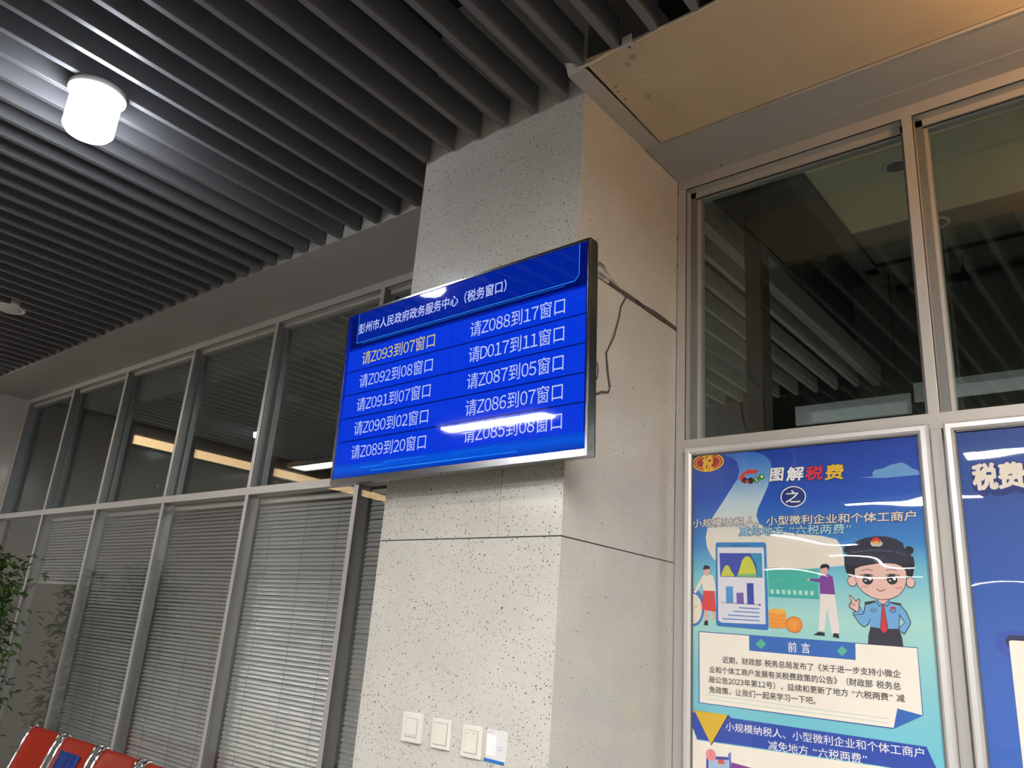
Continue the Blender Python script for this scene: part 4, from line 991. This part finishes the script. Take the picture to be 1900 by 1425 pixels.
for i in range(6):
    x = X0-0.037+i*0.4985
    MB().tube([rel((x, 0.25, 0.45)), rel((x, 0.27, 0.62)), rel((x, 0.22, 0.655)), rel((x, 0.0, 0.65)), rel((x, -0.04, 0.62)), rel((x, 0.02, 0.44))], 0.013, seg=10).build('armrest', CHROME, bench)
MB().box(rel((X0-0.05, 0.10, 0.36)), rel((X0+2.5, 0.17, 0.41)), bev=0.004).build('beam', DGREY, bench)
for x in (X0+0.25, X0+2.2):
    b = MB().tube([rel((x, 0.135, 0.37)), rel((x, 0.135, 0.06))], 0.025, seg=12)
    b.tube([rel((x, 0.38, 0.02)), rel((x, 0.14, 0.06)), rel((x, -0.12, 0.02))], 0.019, seg=10).build('leg', CHROME, bench)

# ------------------------------------------------------------------ potted tree at the left end
plant = empty('potted_tree', (-5.44, 0.08, 0), 'leafy green potted tree at the left edge, mirrored in the glass', 'plant')
MB().lathe([(0, 0.0), (0.13, 0.0), (0.17, 0.30), (0.185, 0.33), (0.165, 0.33), (0.155, 0.28), (0, 0.27)], (0, 0, 0), mat('white_pot', (0.5, 0.48, 0.45, 1), 0.3), 28).build('pot', None, plant)
stems = MB(); lf = MB()
LEAF = noise_tint(mat('leaf_green', rough=0.42), (0.030, 0.085, 0.012, 1), (0.085, 0.16, 0.03, 1), 12)
lbm = bmesh.new()
def leaf(p, d, L, Wd):
    d = d.normalized(); s_ = d.cross(Vector((0, 0, 1)))
    if s_.length < 0.1: s_ = Vector((1, 0, 0))
    s_.normalize(); up = s_.cross(d)
    q = [p, p+d*L*0.35+s_*Wd*0.5+up*0.006, p+d*L*0.75+s_*Wd*0.32, p+d*L-up*L*0.15, p+d*L*0.75-s_*Wd*0.32, p+d*L*0.35-s_*Wd*0.5+up*0.006, p+d*L*0.5-up*0.004]
    v = [lbm.verts.new(x) for x in q]
    for i in range(6): lbm.faces.new((v[i], v[(i+1) % 6], v[6]))
for st in range(9):
    a = st*0.72+0.3; p = Vector((0.05*math.cos(a), 0.05*math.sin(a), 0.27)); pts = [p]
    top_z = [1.88, 1.98, 1.72, 1.9, 1.6, 1.78, 1.66, 1.82, 1.70][st]; nseg = 9
    lean = Vector((math.cos(a), math.sin(a)*0.8, 0))*0.30
    if st in (0, 1, 8): lean = Vector(((0.50, 0.38, 0.46)[(0, 1, None, None, None, None, None, None, 2)[st]], (0.06, -0.1, -0.02)[(0, 1, None, None, None, None, None, None, 2)[st]], 0))
    for k in range(1, nseg+1):
        t = k/nseg
        pts.append(Vector((p.x+lean.x*t**1.4+random.gauss(0, 0.012), p.y+lean.y*t**1.4+random.gauss(0, 0.012), 0.27+(top_z-0.27)*t)))
    stems.tube(pts, [0.014*(1-0.7*i/nseg) for i in range(nseg+1)], seg=6)
    for i in range(900):
        t = random.uniform(0.20, 1.0)*nseg; k = min(int(t), nseg-1); b0 = pts[k].lerp(pts[k+1], t-k)
        aa = random.uniform(0, 6.28); rad = abs(random.gauss(0, 0.19))*(1.45-0.85*t/nseg); dirv = Vector((math.cos(aa), math.sin(aa), random.uniform(-0.7, 0.5)))
        q = b0+Vector((dirv.x, dirv.y, random.uniform(-0.3, 0.3)))*rad
        if q.y+0.10 > 0.55: q.y = 0.45-random.uniform(0, 0.2)
        if q.x < -1.2: q.x = -1.2
        dirv.y = min(dirv.y, 0.3)
        leaf(q, dirv, random.uniform(0.045, 0.085), random.uniform(0.024, 0.040))
lf.add(lbm, None, True)
stems.build('trunk', mat('bark', (0.10, 0.075, 0.05, 1), 0.8), plant)
lf.build('foliage', LEAF, plant)
# small round camera standing on the rail behind the glass
q = at(300, 905, 1, D+0.13)
root = empty('dome_camera', (q.x, q.y, ZR+0.0), 'small dark round camera on the rail behind the glass, left of the screen', 'camera')
MB().tube([(0, 0, 0.0), (0, 0, q.z-ZR)], 0.008, seg=8).lathe([(0.03, 0), (0.03, 0.008), (0.01, 0.01)], (0, 0, 0), seg=20).build('stand', DGREY, root)
MB().lathe([(0, -0.02), (0.022, -0.018), (0.035, 0.0), (0.042, 0.016), (0.036, 0.022), (0, 0.022)], (0, 0, q.z-ZR), seg=24).build('head', DGREY, root)
